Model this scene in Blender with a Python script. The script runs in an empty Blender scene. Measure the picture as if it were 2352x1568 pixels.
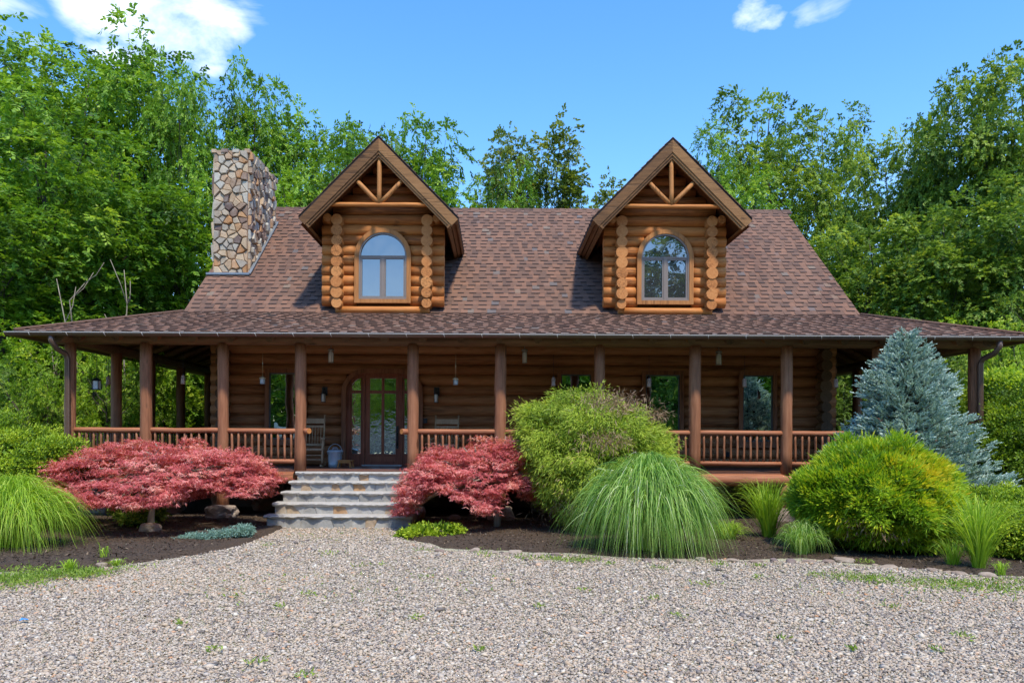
import bpy, math, random
import numpy as np
from mathutils import Vector, Matrix, Quaternion

# ------------------------------------------------------------------ camera
SC = bpy.context.scene
COL = SC.collection
F, CX, CY, W0, H0 = 1730.0, 1141.0, 1003.0, 2352.0, 1568.0
EYE = 1.62
ROLL = 0.0052
cam_d = bpy.data.cameras.new('camera')
cam = bpy.data.objects.new('camera', cam_d)
COL.objects.link(cam)
SC.camera = cam
cam_d.sensor_width = 36.0
cam_d.lens = 36.0 * F / W0
cam_d.shift_x = (W0 / 2 - CX) / W0
cam_d.shift_y = (CY - H0 / 2) / W0
cam_d.clip_start = 0.1
cam_d.clip_end = 3000
cam.matrix_world = Matrix.Translation((0, 0, EYE)) @ Matrix.Rotation(math.pi / 2, 4, 'X') @ Matrix.Rotation(ROLL, 4, 'Z')

# ------------------------------------------------------------------ light
SUN_EL, SUN_AZ = math.radians(60), math.radians(22)      # azimuth: to the right of straight behind the camera
SC.view_settings.view_transform = 'Standard'
SC.view_settings.look = 'None'
SC.view_settings.exposure = 1.24
SC.view_settings.gamma = 1.0
try:
    SC.cycles.max_bounces = 8
    SC.cycles.diffuse_bounces = 4
    SC.cycles.transmission_bounces = 4
    SC.cycles.transparent_max_bounces = 6
except Exception:
    pass
sdir = Vector((math.sin(SUN_AZ) * math.cos(SUN_EL), -math.cos(SUN_AZ) * math.cos(SUN_EL), math.sin(SUN_EL)))
sun_d = bpy.data.lights.new('sun', 'SUN')
sun_d.energy = 2.1
sun_d.angle = math.radians(4.0)
sun_d.color = (1.0, 0.92, 0.76)
sun = bpy.data.objects.new('sun', sun_d)
COL.objects.link(sun)
sun.rotation_euler = sdir.to_track_quat('Z', 'Y').to_euler()
sun.location = (10, -20, 40)

wd = bpy.data.worlds.new('World')
SC.world = wd
wd.use_nodes = True
nt = wd.node_tree
nt.nodes.clear()
wout = nt.nodes.new('ShaderNodeOutputWorld')
bg = nt.nodes.new('ShaderNodeBackground')
sky = nt.nodes.new('ShaderNodeTexSky')
sky.sky_type = 'NISHITA'
sky.sun_disc = False
sky.sun_elevation = SUN_EL
sky.sun_rotation = math.pi - SUN_AZ
sky.air_density = 1.0
sky.dust_density = 0.3
sky.ozone_density = 2.0
bg.inputs['Strength'].default_value = 0.15
tc = nt.nodes.new('ShaderNodeTexCoord')
def wmath(op, a, b=None, clamp=False):
    n = nt.nodes.new('ShaderNodeMath'); n.operation = op; n.use_clamp = clamp
    for i, v in enumerate((a, b)):
        if v is None: continue
        if isinstance(v, (int, float)): n.inputs[i].default_value = v
        else: nt.links.new(v, n.inputs[i])
    return n.outputs[0]
def wnoise(scale, detail, rough, dist=0.0, off=(0, 0, 0), sc=(1, 1, 1)):
    m = nt.nodes.new('ShaderNodeMapping'); m.inputs['Location'].default_value = off; m.inputs['Scale'].default_value = sc
    nt.links.new(tc.outputs['Generated'], m.inputs['Vector'])
    n = nt.nodes.new('ShaderNodeTexNoise'); n.inputs['Scale'].default_value = scale
    n.inputs['Detail'].default_value = detail; n.inputs['Roughness'].default_value = rough
    n.inputs['Distortion'].default_value = dist
    nt.links.new(m.outputs[0], n.inputs['Vector'])
    return n.outputs['Fac']
wis = wnoise(7.0, 8, 0.58, 0.5, (0.2, 0, 0.1), (1, 1, 2.2))
total = None
# soft cloud banks, each round a sky direction: (x, y, z, cosine radius, amount)
for (px, py, deg, amt) in [(300, 20, 4.2, .95), (400, 25, 4.0, .85), (480, 85, 3.0, .85), (540, 15, 2.2, .4), (250, -30, 4, .8), (1740, 28, 1.9, 0.95), (1835, 48, 1.7, .42), (1905, 20, 1.5, .35),
                           (-30, 40, 3.2, .5), (100, 640, 11, .6), (2200, 600, 10, .45)]:
    d = Vector((px - CX, F, CY - py)).normalized()
    dp = nt.nodes.new('ShaderNodeVectorMath'); dp.operation = 'DOT_PRODUCT'
    nt.links.new(tc.outputs['Generated'], dp.inputs[0]); dp.inputs[1].default_value = d
    c0 = math.cos(math.radians(deg))
    f = wmath('MULTIPLY', wmath('SUBTRACT', dp.outputs['Value'], c0), 1.0 / (1 - c0), True)
    f = wmath('MULTIPLY', wmath('POWER', f, 0.6), amt)
    total = f if total is None else wmath('MAXIMUM', total, f)
band = wmath('ADD', wmath('MULTIPLY', total, 0.85), wmath('MULTIPLY', wmath('SUBTRACT', wis, 0.5), 2.6))
cl = wmath('MULTIPLY', wmath('SUBTRACT', band, 0.30), 1.35, True)
cl = wmath('MULTIPLY', cl, wmath('MULTIPLY', total, 1.7, True))
hs = nt.nodes.new('ShaderNodeHueSaturation')
hs.inputs['Saturation'].default_value = 1.3
hs.inputs['Value'].default_value = 1.0
nt.links.new(sky.outputs[0], hs.inputs['Color'])
tint = nt.nodes.new('ShaderNodeMix'); tint.data_type = 'RGBA'; tint.blend_type = 'MULTIPLY'
tint.inputs[0].default_value = 1.0
nt.links.new(hs.outputs[0], tint.inputs[6]); tint.inputs[7].default_value = (1.03, .97, .98, 1)
mx = nt.nodes.new('ShaderNodeMix'); mx.data_type = 'RGBA'
nt.links.new(cl, mx.inputs[0]); nt.links.new(tint.outputs[2], mx.inputs[6])
mx.inputs[7].default_value = (5.0, 5.2, 5.6, 1)
nt.links.new(mx.outputs[2], bg.inputs['Color'])
nt.links.new(bg.outputs[0], wout.inputs[0])

# ------------------------------------------------------------------ helpers
R = random.Random(7)
def at(px, py, Y):
    dx, dy = px - CX, CY - py
    a = dx - ROLL * dy; b = dy + ROLL * dx
    return Vector((a * Y / F, Y, EYE + b * Y / F))
def gnd(px, py, z=0.0):
    dx, dy = px - CX, CY - py
    a = dx - ROLL * dy; b = dy + ROLL * dx
    Y = F * (EYE - z) / (-b)
    return Vector((a * Y / F, Y, z))

def wloc(o):
    v = Vector((0, 0, 0))
    while o is not None:
        v += o.location; o = o.parent
    return v
def tag(o, label=None, cat=None, group=None, kind=None):
    if label: o['label'] = label
    if cat: o['category'] = cat
    if group: o['group'] = group
    if kind: o['kind'] = kind
    return o
def empty(name, loc=(0, 0, 0), rz=0):
    o = bpy.data.objects.new(name, None); COL.objects.link(o)
    o.location = loc; o.rotation_euler = (0, 0, rz); o.empty_display_size = .2
    return o
def copy_tree(o, parent=None):
    c = o.copy(); COL.objects.link(c); c.parent = parent
    for ch in list(o.children): copy_tree(ch, c)
    return c
def link_mesh(name, me, parent=None, origin=None):
    o = bpy.data.objects.new(name, me); COL.objects.link(o)
    if origin is not None: o.location = origin
    if parent is not None: o.parent = parent
    return o

class MB:
    """collects shapes; build() links them as ONE mesh object"""
    def __init__(s):
        s.v = []; s.f = []; s.t = []; s.m = []; s.sm = []
    def add(s, vs, fs, tone=.5, mi=0, smooth=False):
        b = len(s.v)
        s.v += [tuple(v) for v in vs]
        for i, f in enumerate(fs):
            s.f.append([b + k for k in f])
            s.t.append(tone[i] if isinstance(tone, (list, tuple)) else tone)
            s.m.append(mi[i] if isinstance(mi, (list, tuple)) else mi)
            s.sm.append(smooth[i] if isinstance(smooth, (list, tuple)) else smooth)
    def box(s, x0, x1, y0, y1, z0, z1, tone=.5, mi=0, M=None):
        vs = [Vector(p) for p in ((x0, y0, z0), (x1, y0, z0), (x1, y1, z0), (x0, y1, z0), (x0, y0, z1), (x1, y0, z1), (x1, y1, z1), (x0, y1, z1))]
        if M is not None: vs = [M @ v for v in vs]
        s.add(vs, [(0, 3, 2, 1), (4, 5, 6, 7), (0, 1, 5, 4), (1, 2, 6, 5), (2, 3, 7, 6), (3, 0, 4, 7)], tone, mi)
    def bar(s, p0, p1, w, h, tone=.5, mi=0, up=(0, 0, 1)):
        p0 = Vector(p0); p1 = Vector(p1); d = (p1 - p0).normalized(); up = Vector(up)
        sd = d.cross(up)
        if sd.length < 1e-4: sd = d.cross(Vector((0, 1, 0)))
        sd.normalize(); u = sd.cross(d).normalized()
        vs = []
        for p in (p0, p1):
            for a, b in ((-1, -1), (1, -1), (1, 1), (-1, 1)): vs.append(p + sd * a * w / 2 + u * b * h / 2)
        s.add(vs, [(3, 2, 1, 0), (4, 5, 6, 7), (0, 1, 5, 4), (1, 2, 6, 5), (2, 3, 7, 6), (3, 0, 4, 7)], tone, mi)
    def tube(s, pts, rs, n=10, tone=.5, mi=0, cap=True, capmi=None, wob=0.0, rng=None, smooth=True):
        pts = [Vector(p) for p in pts]
        if isinstance(rs, (int, float)): rs = [rs] * len(pts)
        vs = []; fs = []; mm = []; sm = []
        ref = None
        for i, p in enumerate(pts):
            d = (pts[min(i + 1, len(pts) - 1)] - pts[max(i - 1, 0)]).normalized()
            if ref is None:
                ref = d.orthogonal().normalized()
            else:
                ref = (ref - d * ref.dot(d)).normalized()
            b = d.cross(ref)
            for k in range(n):
                a = 2 * math.pi * k / n
                r = rs[i] * (1 + (rng.uniform(-wob, wob) if wob and rng else 0))
                vs.append(p + (ref * math.cos(a) + b * math.sin(a)) * r)
        for i in range(len(pts) - 1):
            for k in range(n):
                k2 = (k + 1) % n
                fs.append((i * n + k, i * n + k2, (i + 1) * n + k2, (i + 1) * n + k)); mm.append(mi); sm.append(smooth)
        if cap:
            fs.append(tuple(reversed(range(n)))); fs.append(tuple((len(pts) - 1) * n + k for k in range(n)))
            mm += [mi if capmi is None else capmi] * 2; sm += [False, False]
        s.add(vs, fs, tone, mm, sm)
    def log(s, p0, p1, r, n=12, seg=6, tone=.5, mi=0, capmi=None, rng=None, wob=.03, bend=.006):
        rng = rng or R
        p0 = Vector(p0); p1 = Vector(p1)
        pts = []; rs = []
        for i in range(seg + 1):
            t = i / seg
            o = Vector((rng.uniform(-bend, bend), rng.uniform(-bend, bend), rng.uniform(-bend, bend))) if 0 < i < seg else Vector((0, 0, 0))
            pts.append(p0.lerp(p1, t) + o); rs.append(r * (1 + rng.uniform(-wob, wob)))
        s.tube(pts, rs, n, tone, mi, True, capmi)
    def lathe(s, prof, c=(0, 0, 0), n=16, tone=.5, mi=0, smooth=True):
        vs = []; fs = []
        for (r, z) in prof:
            for k in range(n):
                a = 2 * math.pi * k / n
                vs.append((c[0] + r * math.cos(a), c[1] + r * math.sin(a), c[2] + z))
        for i in range(len(prof) - 1):
            for k in range(n):
                k2 = (k + 1) % n
                fs.append((i * n + k, i * n + k2, (i + 1) * n + k2, (i + 1) * n + k))
        s.add(vs, fs, tone, mi, smooth)
    def prism(s, poly, y0, y1, tone=.5, mi=0):
        """poly: (x, z) points, extruded in y"""
        n = len(poly)
        vs = [(x, y0, z) for x, z in poly] + [(x, y1, z) for x, z in poly]
        fs = [tuple(range(n)), tuple(reversed(range(n, 2 * n)))]
        for k in range(n):
            k2 = (k + 1) % n
            fs.append((k2, k, n + k, n + k2))
        s.add(vs, fs, tone, mi)
    def build(s, name, mats, parent=None, origin=None, local=False):
        if not isinstance(mats, (list, tuple)): mats = [mats]
        off = Vector((0, 0, 0))
        if parent is not None and not local: off = wloc(parent)
        if origin is not None: off = off + Vector(origin)
        me = bpy.data.meshes.new(name)
        V = np.array(s.v, dtype=np.float64)
        if len(V): V = V - np.array(off)
        me.from_pydata(V.tolist(), [], s.f)
        for m in mats: me.materials.append(m)
        at_ = me.attributes.new('tone', 'FLOAT', 'FACE')
        at_.data.foreach_set('value', np.array(s.t, dtype=np.float32))
        me.polygons.foreach_set('material_index', np.array(s.m, dtype=np.int32))
        me.polygons.foreach_set('use_smooth', np.array(s.sm, dtype=bool))
        me.update()
        o = link_mesh(name, me, parent)
        if origin is not None: o.location = origin
        return o

# numpy meshes -------------------------------------------------------
def np_mesh(name, V, quads, tone, mat, smooth=False, tris=False):
    me = bpy.data.meshes.new(name)
    k = quads.shape[1]; nf = len(quads)
    me.vertices.add(len(V)); me.vertices.foreach_set('co', V.astype(np.float32).ravel())
    me.loops.add(nf * k); me.loops.foreach_set('vertex_index', quads.astype(np.int32).ravel())
    me.polygons.add(nf); me.polygons.foreach_set('loop_start', (np.arange(nf) * k).astype(np.int32))
    try: me.polygons.foreach_set('loop_total', np.full(nf, k, dtype=np.int32))
    except Exception: pass
    me.materials.append(mat)
    a = me.attributes.new('tone', 'FLOAT', 'FACE')
    a.data.foreach_set('value', tone.astype(np.float32))
    me.update(calc_edges=True)
    me.polygons.foreach_set('use_smooth', np.full(nf, smooth, dtype=bool))
    return me
def unit(A):
    return A / np.maximum(np.linalg.norm(A, axis=-1, keepdims=True), 1e-9)
def leaves(name, P, D, N, L, Wd, tone, mat, fold=.0):
    D = unit(D); S = unit(np.cross(D, N)); N2 = np.cross(S, D)
    L = np.broadcast_to(L, (len(P),))[:, None]; Wd = np.broadcast_to(Wd, (len(P),))[:, None]
    mid = P + D * L * .45 - N2 * (L * fold)
    V = np.stack([P, mid + S * Wd / 2, P + D * L, mid - S * Wd / 2], 1).reshape(-1, 3)
    q = np.arange(len(P) * 4).reshape(-1, 4)
    return np_mesh(name, V, q, tone, mat)
def blades(name, C, S, Wd, tone, mat):
    """C (n, s, 3) centre lines, S (n, 3) or (n, s, 3) side vectors, Wd (n, s)"""
    n, s = C.shape[:2]
    if S.ndim == 2: S = S[:, None, :]
    V = np.stack([C - S * Wd[..., None] / 2, C + S * Wd[..., None] / 2], 2).reshape(-1, 3)
    i = (np.arange(n) * s * 2)[:, None] + (np.arange(s - 1) * 2)[None]
    q = np.stack([i, i + 1, i + 3, i + 2], -1).reshape(-1, 4)
    return np_mesh(name, V, q, np.repeat(tone, s - 1), mat, smooth=True)
def snoise(P, f, seed=0):
    r = np.random.RandomState(seed); o = np.zeros(len(P))
    for k in range(6):
        d = unit(r.normal(size=3)) * f * r.uniform(.6, 1.8)
        o += np.sin(P @ d + r.uniform(0, 6.28))
    return o / 6 ** .5

# ------------------------------------------------------------------ materials
def M_(name):
    m = bpy.data.materials.new(name); m.use_nodes = True
    t = m.node_tree; p = t.nodes['Principled BSDF']
    return m, t, p
def nd(t, typ, **kw):
    n = t.nodes.new(typ)
    for k, v in kw.items(): setattr(n, k, v)
    return n
def ramp(t, stops, src, interp='LINEAR'):
    r = nd(t, 'ShaderNodeValToRGB'); e = r.color_ramp; e.interpolation = interp
    while len(e.elements) < len(stops): e.elements.new(.5)
    for el, (p, c) in zip(e.elements, stops):
        el.position = p; el.color = (c[0], c[1], c[2], 1)
    t.links.new(src, r.inputs[0]); return r.outputs[0]
def noise(t, scale, detail=4, rough=.55, vec=(1, 1, 1), dist=0, coord='Object', off=(0, 0, 0)):
    c = nd(t, 'ShaderNodeTexCoord'); m = nd(t, 'ShaderNodeMapping')
    m.inputs['Scale'].default_value = vec; m.inputs['Location'].default_value = off
    t.links.new(c.outputs[coord], m.inputs['Vector'])
    n = nd(t, 'ShaderNodeTexNoise'); n.inputs['Scale'].default_value = scale
    n.inputs['Detail'].default_value = detail; n.inputs['Roughness'].default_value = rough; n.inputs['Distortion'].default_value = dist
    t.links.new(m.outputs[0], n.inputs['Vector']); return n.outputs['Fac']
def mathn(t, op, a, b=0.0, clamp=False):
    n = nd(t, 'ShaderNodeMath', operation=op); n.use_clamp = clamp
    for i, v in enumerate((a, b)):
        if isinstance(v, (int, float)): n.inputs[i].default_value = v
        else: t.links.new(v, n.inputs[i])
    return n.outputs[0]
def mixc(t, fac, a, b, blend='MIX'):
    n = nd(t, 'ShaderNodeMix', data_type='RGBA', blend_type=blend)
    for i, v in ((0, fac), (6, a), (7, b)):
        if isinstance(v, (int, float)): n.inputs[i].default_value = v
        elif isinstance(v, tuple): n.inputs[i].default_value = (v[0], v[1], v[2], 1)
        else: t.links.new(v, n.inputs[i])
    return n.outputs[2]
def attr(t, name='tone'):
    a = nd(t, 'ShaderNodeAttribute'); a.attribute_name = name; return a.outputs['Fac']
def bump(t, p, h, strength=.5, dist=.01):
    b = nd(t, 'ShaderNodeBump'); b.inputs['Strength'].default_value = strength; b.inputs['Distance'].default_value = dist
    t.links.new(h, b.inputs['Height']); t.links.new(b.outputs[0], p.inputs['Normal'])

def wood(name, dark, mid, light, axis='x', rough=.6, grain=9, tonew=.5, knots=True):
    m, t, p = M_(name)
    v = {'x': (.09, 1, 1), 'y': (1, .09, 1), 'z': (1, 1, .09)}[axis]
    g = noise(t, grain * 3, 6, .6, v, .4)
    bl = noise(t, 1.7, 3, .5, tuple(min(1, k * 4) for k in v))
    f = mathn(t, 'ADD', mathn(t, 'MULTIPLY', g, .75), mathn(t, 'MULTIPLY', bl, .35))
    f = mathn(t, 'ADD', f, mathn(t, 'MULTIPLY', mathn(t, 'SUBTRACT', attr(t), .5), tonew))
    c = ramp(t, [(.25, dark), (.52, mid), (.85, light)], f)
    if knots:
        k = noise(t, 6.5, 1, .4, tuple(max(.35, q) for q in v), 0, off=(3, 1, 2))
        kf = mathn(t, 'MULTIPLY', mathn(t, 'SUBTRACT', k, .72), 14, True)
        c = mixc(t, mathn(t, 'MULTIPLY', kf, .75), c, tuple(q * .35 for q in dark))
    ck = noise(t, 13, 2, .45, tuple(q * (.35 if q < .5 else 1) for q in v), .15, off=(7, 3, 5))
    line_ = mathn(t, 'SUBTRACT', 1.0, mathn(t, 'MULTIPLY', mathn(t, 'ABSOLUTE', mathn(t, 'SUBTRACT', ck, .5)), 26), True)
    msk = mathn(t, 'MULTIPLY', mathn(t, 'SUBTRACT', noise(t, 2.3, 2, .5, v, 0, off=(1, 9, 4)), .50), 9, True)
    ckf = mathn(t, 'MULTIPLY', line_, msk)
    c = mixc(t, mathn(t, 'MULTIPLY', ckf, .7), c, tuple(q * .4 for q in dark))
    wth = mathn(t, 'MULTIPLY', mathn(t, 'SUBTRACT', noise(t, 1.1, 4, .6, (1, 1, 1), .5, off=(2, 2, 2)), .52), 2.2, True)
    c = mixc(t, mathn(t, 'MULTIPLY', wth, .35), c, mixc(t, 1.0, c, (.55, .58, .62), 'MULTIPLY'))
    t.links.new(c, p.inputs['Base Color']); p.inputs['Roughness'].default_value = rough
    p.inputs['Specular IOR Level'].default_value = .25
    bump(t, p, mathn(t, 'SUBTRACT', g, ckf), .6, .007)
    return m
def plain(name, col, rough=.5, metal=0.0, var=.25, scale=20, spec=.5):
    m, t, p = M_(name)
    n = noise(t, scale, 4)
    c = mixc(t, n, tuple(k * (1 - var) for k in col), tuple(min(1, k * (1 + var)) for k in col))
    t.links.new(c, p.inputs['Base Color']); p.inputs['Roughness'].default_value = rough; p.inputs['Metallic'].default_value = metal
    p.inputs['Specular IOR Level'].default_value = spec
    return m
def foliage(name, stops, trans=.4, rough=.5, spec=.35, tcol=1.25):
    m, t, p = M_(name)
    c = ramp(t, stops, attr(t))
    t.links.new(c, p.inputs['Base Color']); p.inputs['Roughness'].default_value = rough; p.inputs['Specular IOR Level'].default_value = spec
    tr = nd(t, 'ShaderNodeBsdfTranslucent'); t.links.new(mixc(t, 1.0, c, (tcol * 1.1, tcol, tcol * .5), 'MULTIPLY'), tr.inputs[0])
    mx = nd(t, 'ShaderNodeMixShader'); mx.inputs[0].default_value = trans
    t.links.new(p.outputs[0], mx.inputs[1]); t.links.new(tr.outputs[0], mx.inputs[2])
    t.links.new(mx.outputs[0], t.nodes['Material Output'].inputs[0])
    return m
def stonemat(name, stops, rough=.85, sc=14):
    m, t, p = M_(name)
    c = ramp(t, stops, attr(t))
    n = noise(t, sc, 8, .65); n2 = noise(t, 4, 3)
    c = mixc(t, mathn(t, 'MULTIPLY', n, .7), c, mixc(t, 1.0, c, (.45, .42, .38), 'MULTIPLY'))
    c = mixc(t, mathn(t, 'MULTIPLY', mathn(t, 'SUBTRACT', n2, .5), 1.2, True), c, (.62, .58, .5))
    t.links.new(c, p.inputs['Base Color']); p.inputs['Roughness'].default_value = rough
    bump(t, p, n, .6, .02); return m

MAT = {}
MAT['wall'] = wood('stained wall logs', (.12, .045, .018), (.34, .142, .056), (.52, .245, .11), 'x')
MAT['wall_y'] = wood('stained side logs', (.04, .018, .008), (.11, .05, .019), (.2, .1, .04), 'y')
MAT['gold'] = wood('honey stained logs', (.14, .042, .010), (.40, .135, .032), (.56, .225, .062), 'x')
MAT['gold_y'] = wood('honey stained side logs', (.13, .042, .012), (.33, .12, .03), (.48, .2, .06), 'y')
MAT['end'] = wood('cut log ends', (.22, .08, .02), (.46, .175, .05), (.6, .27, .09), 'y', knots=False)
MAT['enddark'] = wood('weathered log ends', (.05, .028, .015), (.11, .065, .035), (.16, .1, .06), 'y', knots=False)
MAT['post'] = wood('stained posts', (.11, .043, .02), (.27, .112, .055), (.42, .195, .105), 'z', tonew=.3)
MAT['rail'] = wood('stained rails', (.16, .058, .028), (.33, .125, .06), (.44, .19, .10), 'x', tonew=.3, knots=False)
MAT['rail_y'] = wood('stained side rails', (.12, .04, .02), (.25, .095, .05), (.34, .14, .07), 'y', tonew=.3, knots=False)
MAT['beam'] = wood('weathered beam', (.06, .033, .018), (.155, .088, .048), (.26, .155, .085), 'x')
MAT['rafter'] = wood('rafters', (.07, .03, .015), (.17, .08, .035), (.27, .14, .07), 'y')
MAT['trim'] = wood('rake boards', (.085, .038, .013), (.185, .086, .03), (.29, .145, .055), 'x', knots=True)
MAT['soffit'] = wood('soffit boards', (.07, .028, .012), (.14, .055, .022), (.22, .095, .04), 'y')
MAT['arch'] = wood('window casing', (.2, .08, .025), (.40, .165, .05), (.5, .23, .08), 'z', knots=False)
MAT['casing'] = wood('dark casing', (.11, .042, .02), (.24, .095, .045), (.33, .145, .07), 'z', knots=False)
MAT['door'] = wood('mahogany door', (.09, .025, .015), (.22, .065, .035), (.32, .11, .055), 'z', rough=.35, knots=False)
MAT['deck'] = wood('deck boards', (.07, .03, .02), (.14, .065, .045), (.2, .1, .07), 'x', knots=False)
MAT['chairwood'] = wood('rocking chair wood', (.20, .12, .06), (.42, .28, .16), (.58, .42, .27), 'z', knots=False)
MAT['stoolwood'] = wood('stool wood', (.2, .08, .02), (.38, .17, .05), (.5, .25, .09), 'x', knots=False)
MAT['frame'] = plain('window frame paint', (.21, .17, .145), .45, 0, .1)
MAT['framedark'] = plain('dark window frame', (.07, .075, .08), .4, 0, .1)
MAT['gutter'] = plain('brown gutter metal', (.13, .08, .06), .32, .25, .15)
MAT['gutterlip'] = plain('worn metal', (.5, .46, .42), .4, .4, .15)
MAT['black'] = plain('black iron', (.02, .02, .022), .45, .4, .3)
MAT['galv'] = plain('galvanised steel', (.42, .50, .56), .42, .45, .3, 12)
MAT['copper'] = plain('aged copper bell', (.30, .18, .12), .55, .15, .25)
MAT['brass'] = plain('pale brass', (.6, .5, .3), .35, .6, .2)
MAT['milk'] = plain('frosted lantern glass', (.72, .74, .74), .2, 0, .05, spec=.6)
MAT['pewter'] = plain('pewter lantern metal', (.32, .31, .29), .35, .7, .2)
MAT['flash'] = plain('lead flashing', (.22, .25, .28), .5, .5, .2)
MAT['bark'] = wood('bark', (.02, .016, .012), (.055, .045, .034), (.11, .09, .07), 'z', .9, 5, knots=False)
MAT['barkpale'] = wood('pale lichen bark', (.12, .10, .08), (.26, .22, .17), (.42, .38, .32), 'z', .9, 7, knots=False)
# shingles
m, t, p = M_('asphalt shingles')
c = ramp(t, [(0, (.10, .062, .048)), (.2, (.145, .086, .063)), (.4, (.175, .100, .070)), (.6, (.205, .112, .076)), (.78, (.235, .125, .082)), (.86, (.14, .12, .115)), (.93, (.21, .155, .115)), (1, (.31, .145, .08))], attr(t))
big = noise(t, .55, 3, .6, (1.6, .35, .35))
fine = noise(t, 90, 3, .7)
c = mixc(t, mathn(t, 'MULTIPLY', mathn(t, 'SUBTRACT', big, .47), 2.6, True), c, mixc(t, 1.0, c, (.62, .55, .56), 'MULTIPLY'))
c = mixc(t, mathn(t, 'MULTIPLY', fine, .5), c, mixc(t, 1.0, c, (.6, .6, .62), 'MULTIPLY'))
t.links.new(c, p.inputs['Base Color']); p.inputs['Roughness'].default_value = .9; p.inputs['Specular IOR Level'].default_value = .25
bump(t, p, fine, .4, .004); MAT['shingle'] = m
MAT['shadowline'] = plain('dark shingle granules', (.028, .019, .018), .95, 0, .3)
MAT['starter'] = plain('weathered starter strip', (.24, .205, .19), .85, 0, .6, 5)
# glass: dark room behind a coated pane
def glass(name, refl, tintc=(.9, 1, .95), wav=2.0, base=(.012, .016, .016)):
    m, t, p = M_(name)
    p.inputs['Base Color'].default_value = (*base, 1); p.inputs['Roughness'].default_value = .04
    g = nd(t, 'ShaderNodeBsdfGlossy'); g.inputs['Roughness'].default_value = .0; g.inputs[0].default_value = (*tintc, 1)
    n = noise(t, wav, 2, .5)
    b = nd(t, 'ShaderNodeBump'); b.inputs['Strength'].default_value = .06; b.inputs['Distance'].default_value = .05
    t.links.new(n, b.inputs['Height']); t.links.new(b.outputs[0], g.inputs['Normal'])
    mx = nd(t, 'ShaderNodeMixShader'); mx.inputs[0].default_value = refl
    t.links.new(p.outputs[0], mx.inputs[1]); t.links.new(g.outputs[0], mx.inputs[2])
    t.links.new(mx.outputs[0], t.nodes['Material Output'].inputs[0]); return m
MAT['glass'] = glass('coated window glass', .8)
MAT['glassup'] = glass('dormer window glass', .42, (.50, .47, .45), base=(.05, .052, .056))
MAT['glassdoor'] = glass('leaded door glass', .9, wav=9)
MAT['chimney'] = stonemat('chimney fieldstone', [(0, (.13, .09, .085)), (.12, (.26, .17, .13)), (.28, (.54, .37, .23)), (.45, (.60, .46, .31)), (.6, (.40, .35, .29)), (.75, (.60, .52, .41)), (.85, (.42, .42, .38)), (.93, (.56, .33, .17)), (1, (.52, .25, .10))])
MAT['mortar'] = plain('tan mortar', (.20, .115, .065), .95, 0, .4)
MAT['bluestone'] = stonemat('bluestone facing', [(0, (.30, .30, .29)), (.3, (.37, .37, .355)), (.6, (.45, .445, .43)), (.85, (.52, .51, .49)), (.93, (.46, .36, .25)), (1, (.50, .29, .14))])
MAT['tread'] = stonemat('bluestone tread', [(0, (.40, .39, .37)), (1, (.56, .54, .51))])
MAT['greymortar'] = plain('grey mortar', (.34, .325, .30), .95, 0, .25)
MAT['rock'] = stonemat('garden rock', [(0, (.18, .14, .15)), (.25, (.30, .22, .18)), (.5, (.42, .34, .27)), (.75, (.5, .45, .4)), (1, (.58, .56, .53))], sc=20)
# foliage
MAT['leafA'] = foliage('bright walnut leaves', [(0, (.04, .095, .01)), (.35, (.11, .235, .018)), (.7, (.22, .40, .03)), (1, (.40, .56, .07))], .42)
MAT['leafB'] = foliage('olive leaves', [(0, (.04, .07, .015)), (.5, (.12, .19, .03)), (.85, (.26, .32, .05)), (1, (.36, .38, .08))])
MAT['leafD'] = foliage('deep green leaves', [(0, (.045, .10, .02)), (.4, (.14, .25, .035)), (.8, (.30, .43, .06)), (1, (.48, .55, .10))], .45)
MAT['leafY'] = foliage('yellow green leaves', [(0, (.05, .11, .01)), (.45, (.20, .36, .02)), (.8, (.40, .55, .035)), (1, (.55, .64, .07))], .45)
MAT['maple'] = foliage('red maple leaves', [(0, (.22, .045, .05)), (.3, (.50, .10, .11)), (.65, (.76, .22, .22)), (1, (.90, .50, .43))], .45, tcol=1.0)
MAT['thread'] = foliage('threadleaf cypress', [(0, (.08, .13, .015)), (.3, (.20, .31, .025)), (.65, (.42, .54, .055)), (.93, (.60, .66, .09)), (1, (.48, .33, .18))], .35)
MAT['golden'] = foliage('golden hinoki sprays', [(0, (.06, .13, .01)), (.3, (.17, .34, .018)), (.6, (.36, .52, .025)), (.85, (.58, .60, .03)), (1, (.66, .56, .04))], .35)
MAT['browntw'] = foliage('dead brown sprays', [(0, (.15, .085, .045)), (1, (.40, .28, .17))], .1)
MAT['spruce'] = foliage('blue spruce needles', [(0, (.12, .22, .19)), (.5, (.36, .50, .45)), (1, (.66, .78, .72))], .12)
MAT['juniper'] = foliage('blue juniper', [(0, (.10, .20, .16)), (1, (.34, .52, .43))], .15)
MAT['grassA'] = foliage('fountain grass', [(0, (.07, .18, .025)), (.4, (.21, .40, .06)), (.75, (.42, .60, .15)), (1, (.76, .82, .55))], .4)
MAT['grassB'] = foliage('lime grass', [(0, (.16, .30, .02)), (.6, (.36, .56, .04)), (1, (.58, .68, .12))], .4)
MAT['yew'] = foliage('yew leaves', [(0, (.045, .09, .008)), (.35, (.13, .25, .015)), (.7, (.36, .50, .025)), (1, (.55, .66, .06))], .35)
MAT['weed'] = foliage('weeds', [(0, (.09, .19, .02)), (1, (.34, .46, .07))], .35)
MAT['chip'] = foliage('bark chips', [(0, (.027, .017, .010)), (.7, (.105, .070, .044)), (1, (.32, .225, .14))], .0)
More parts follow.
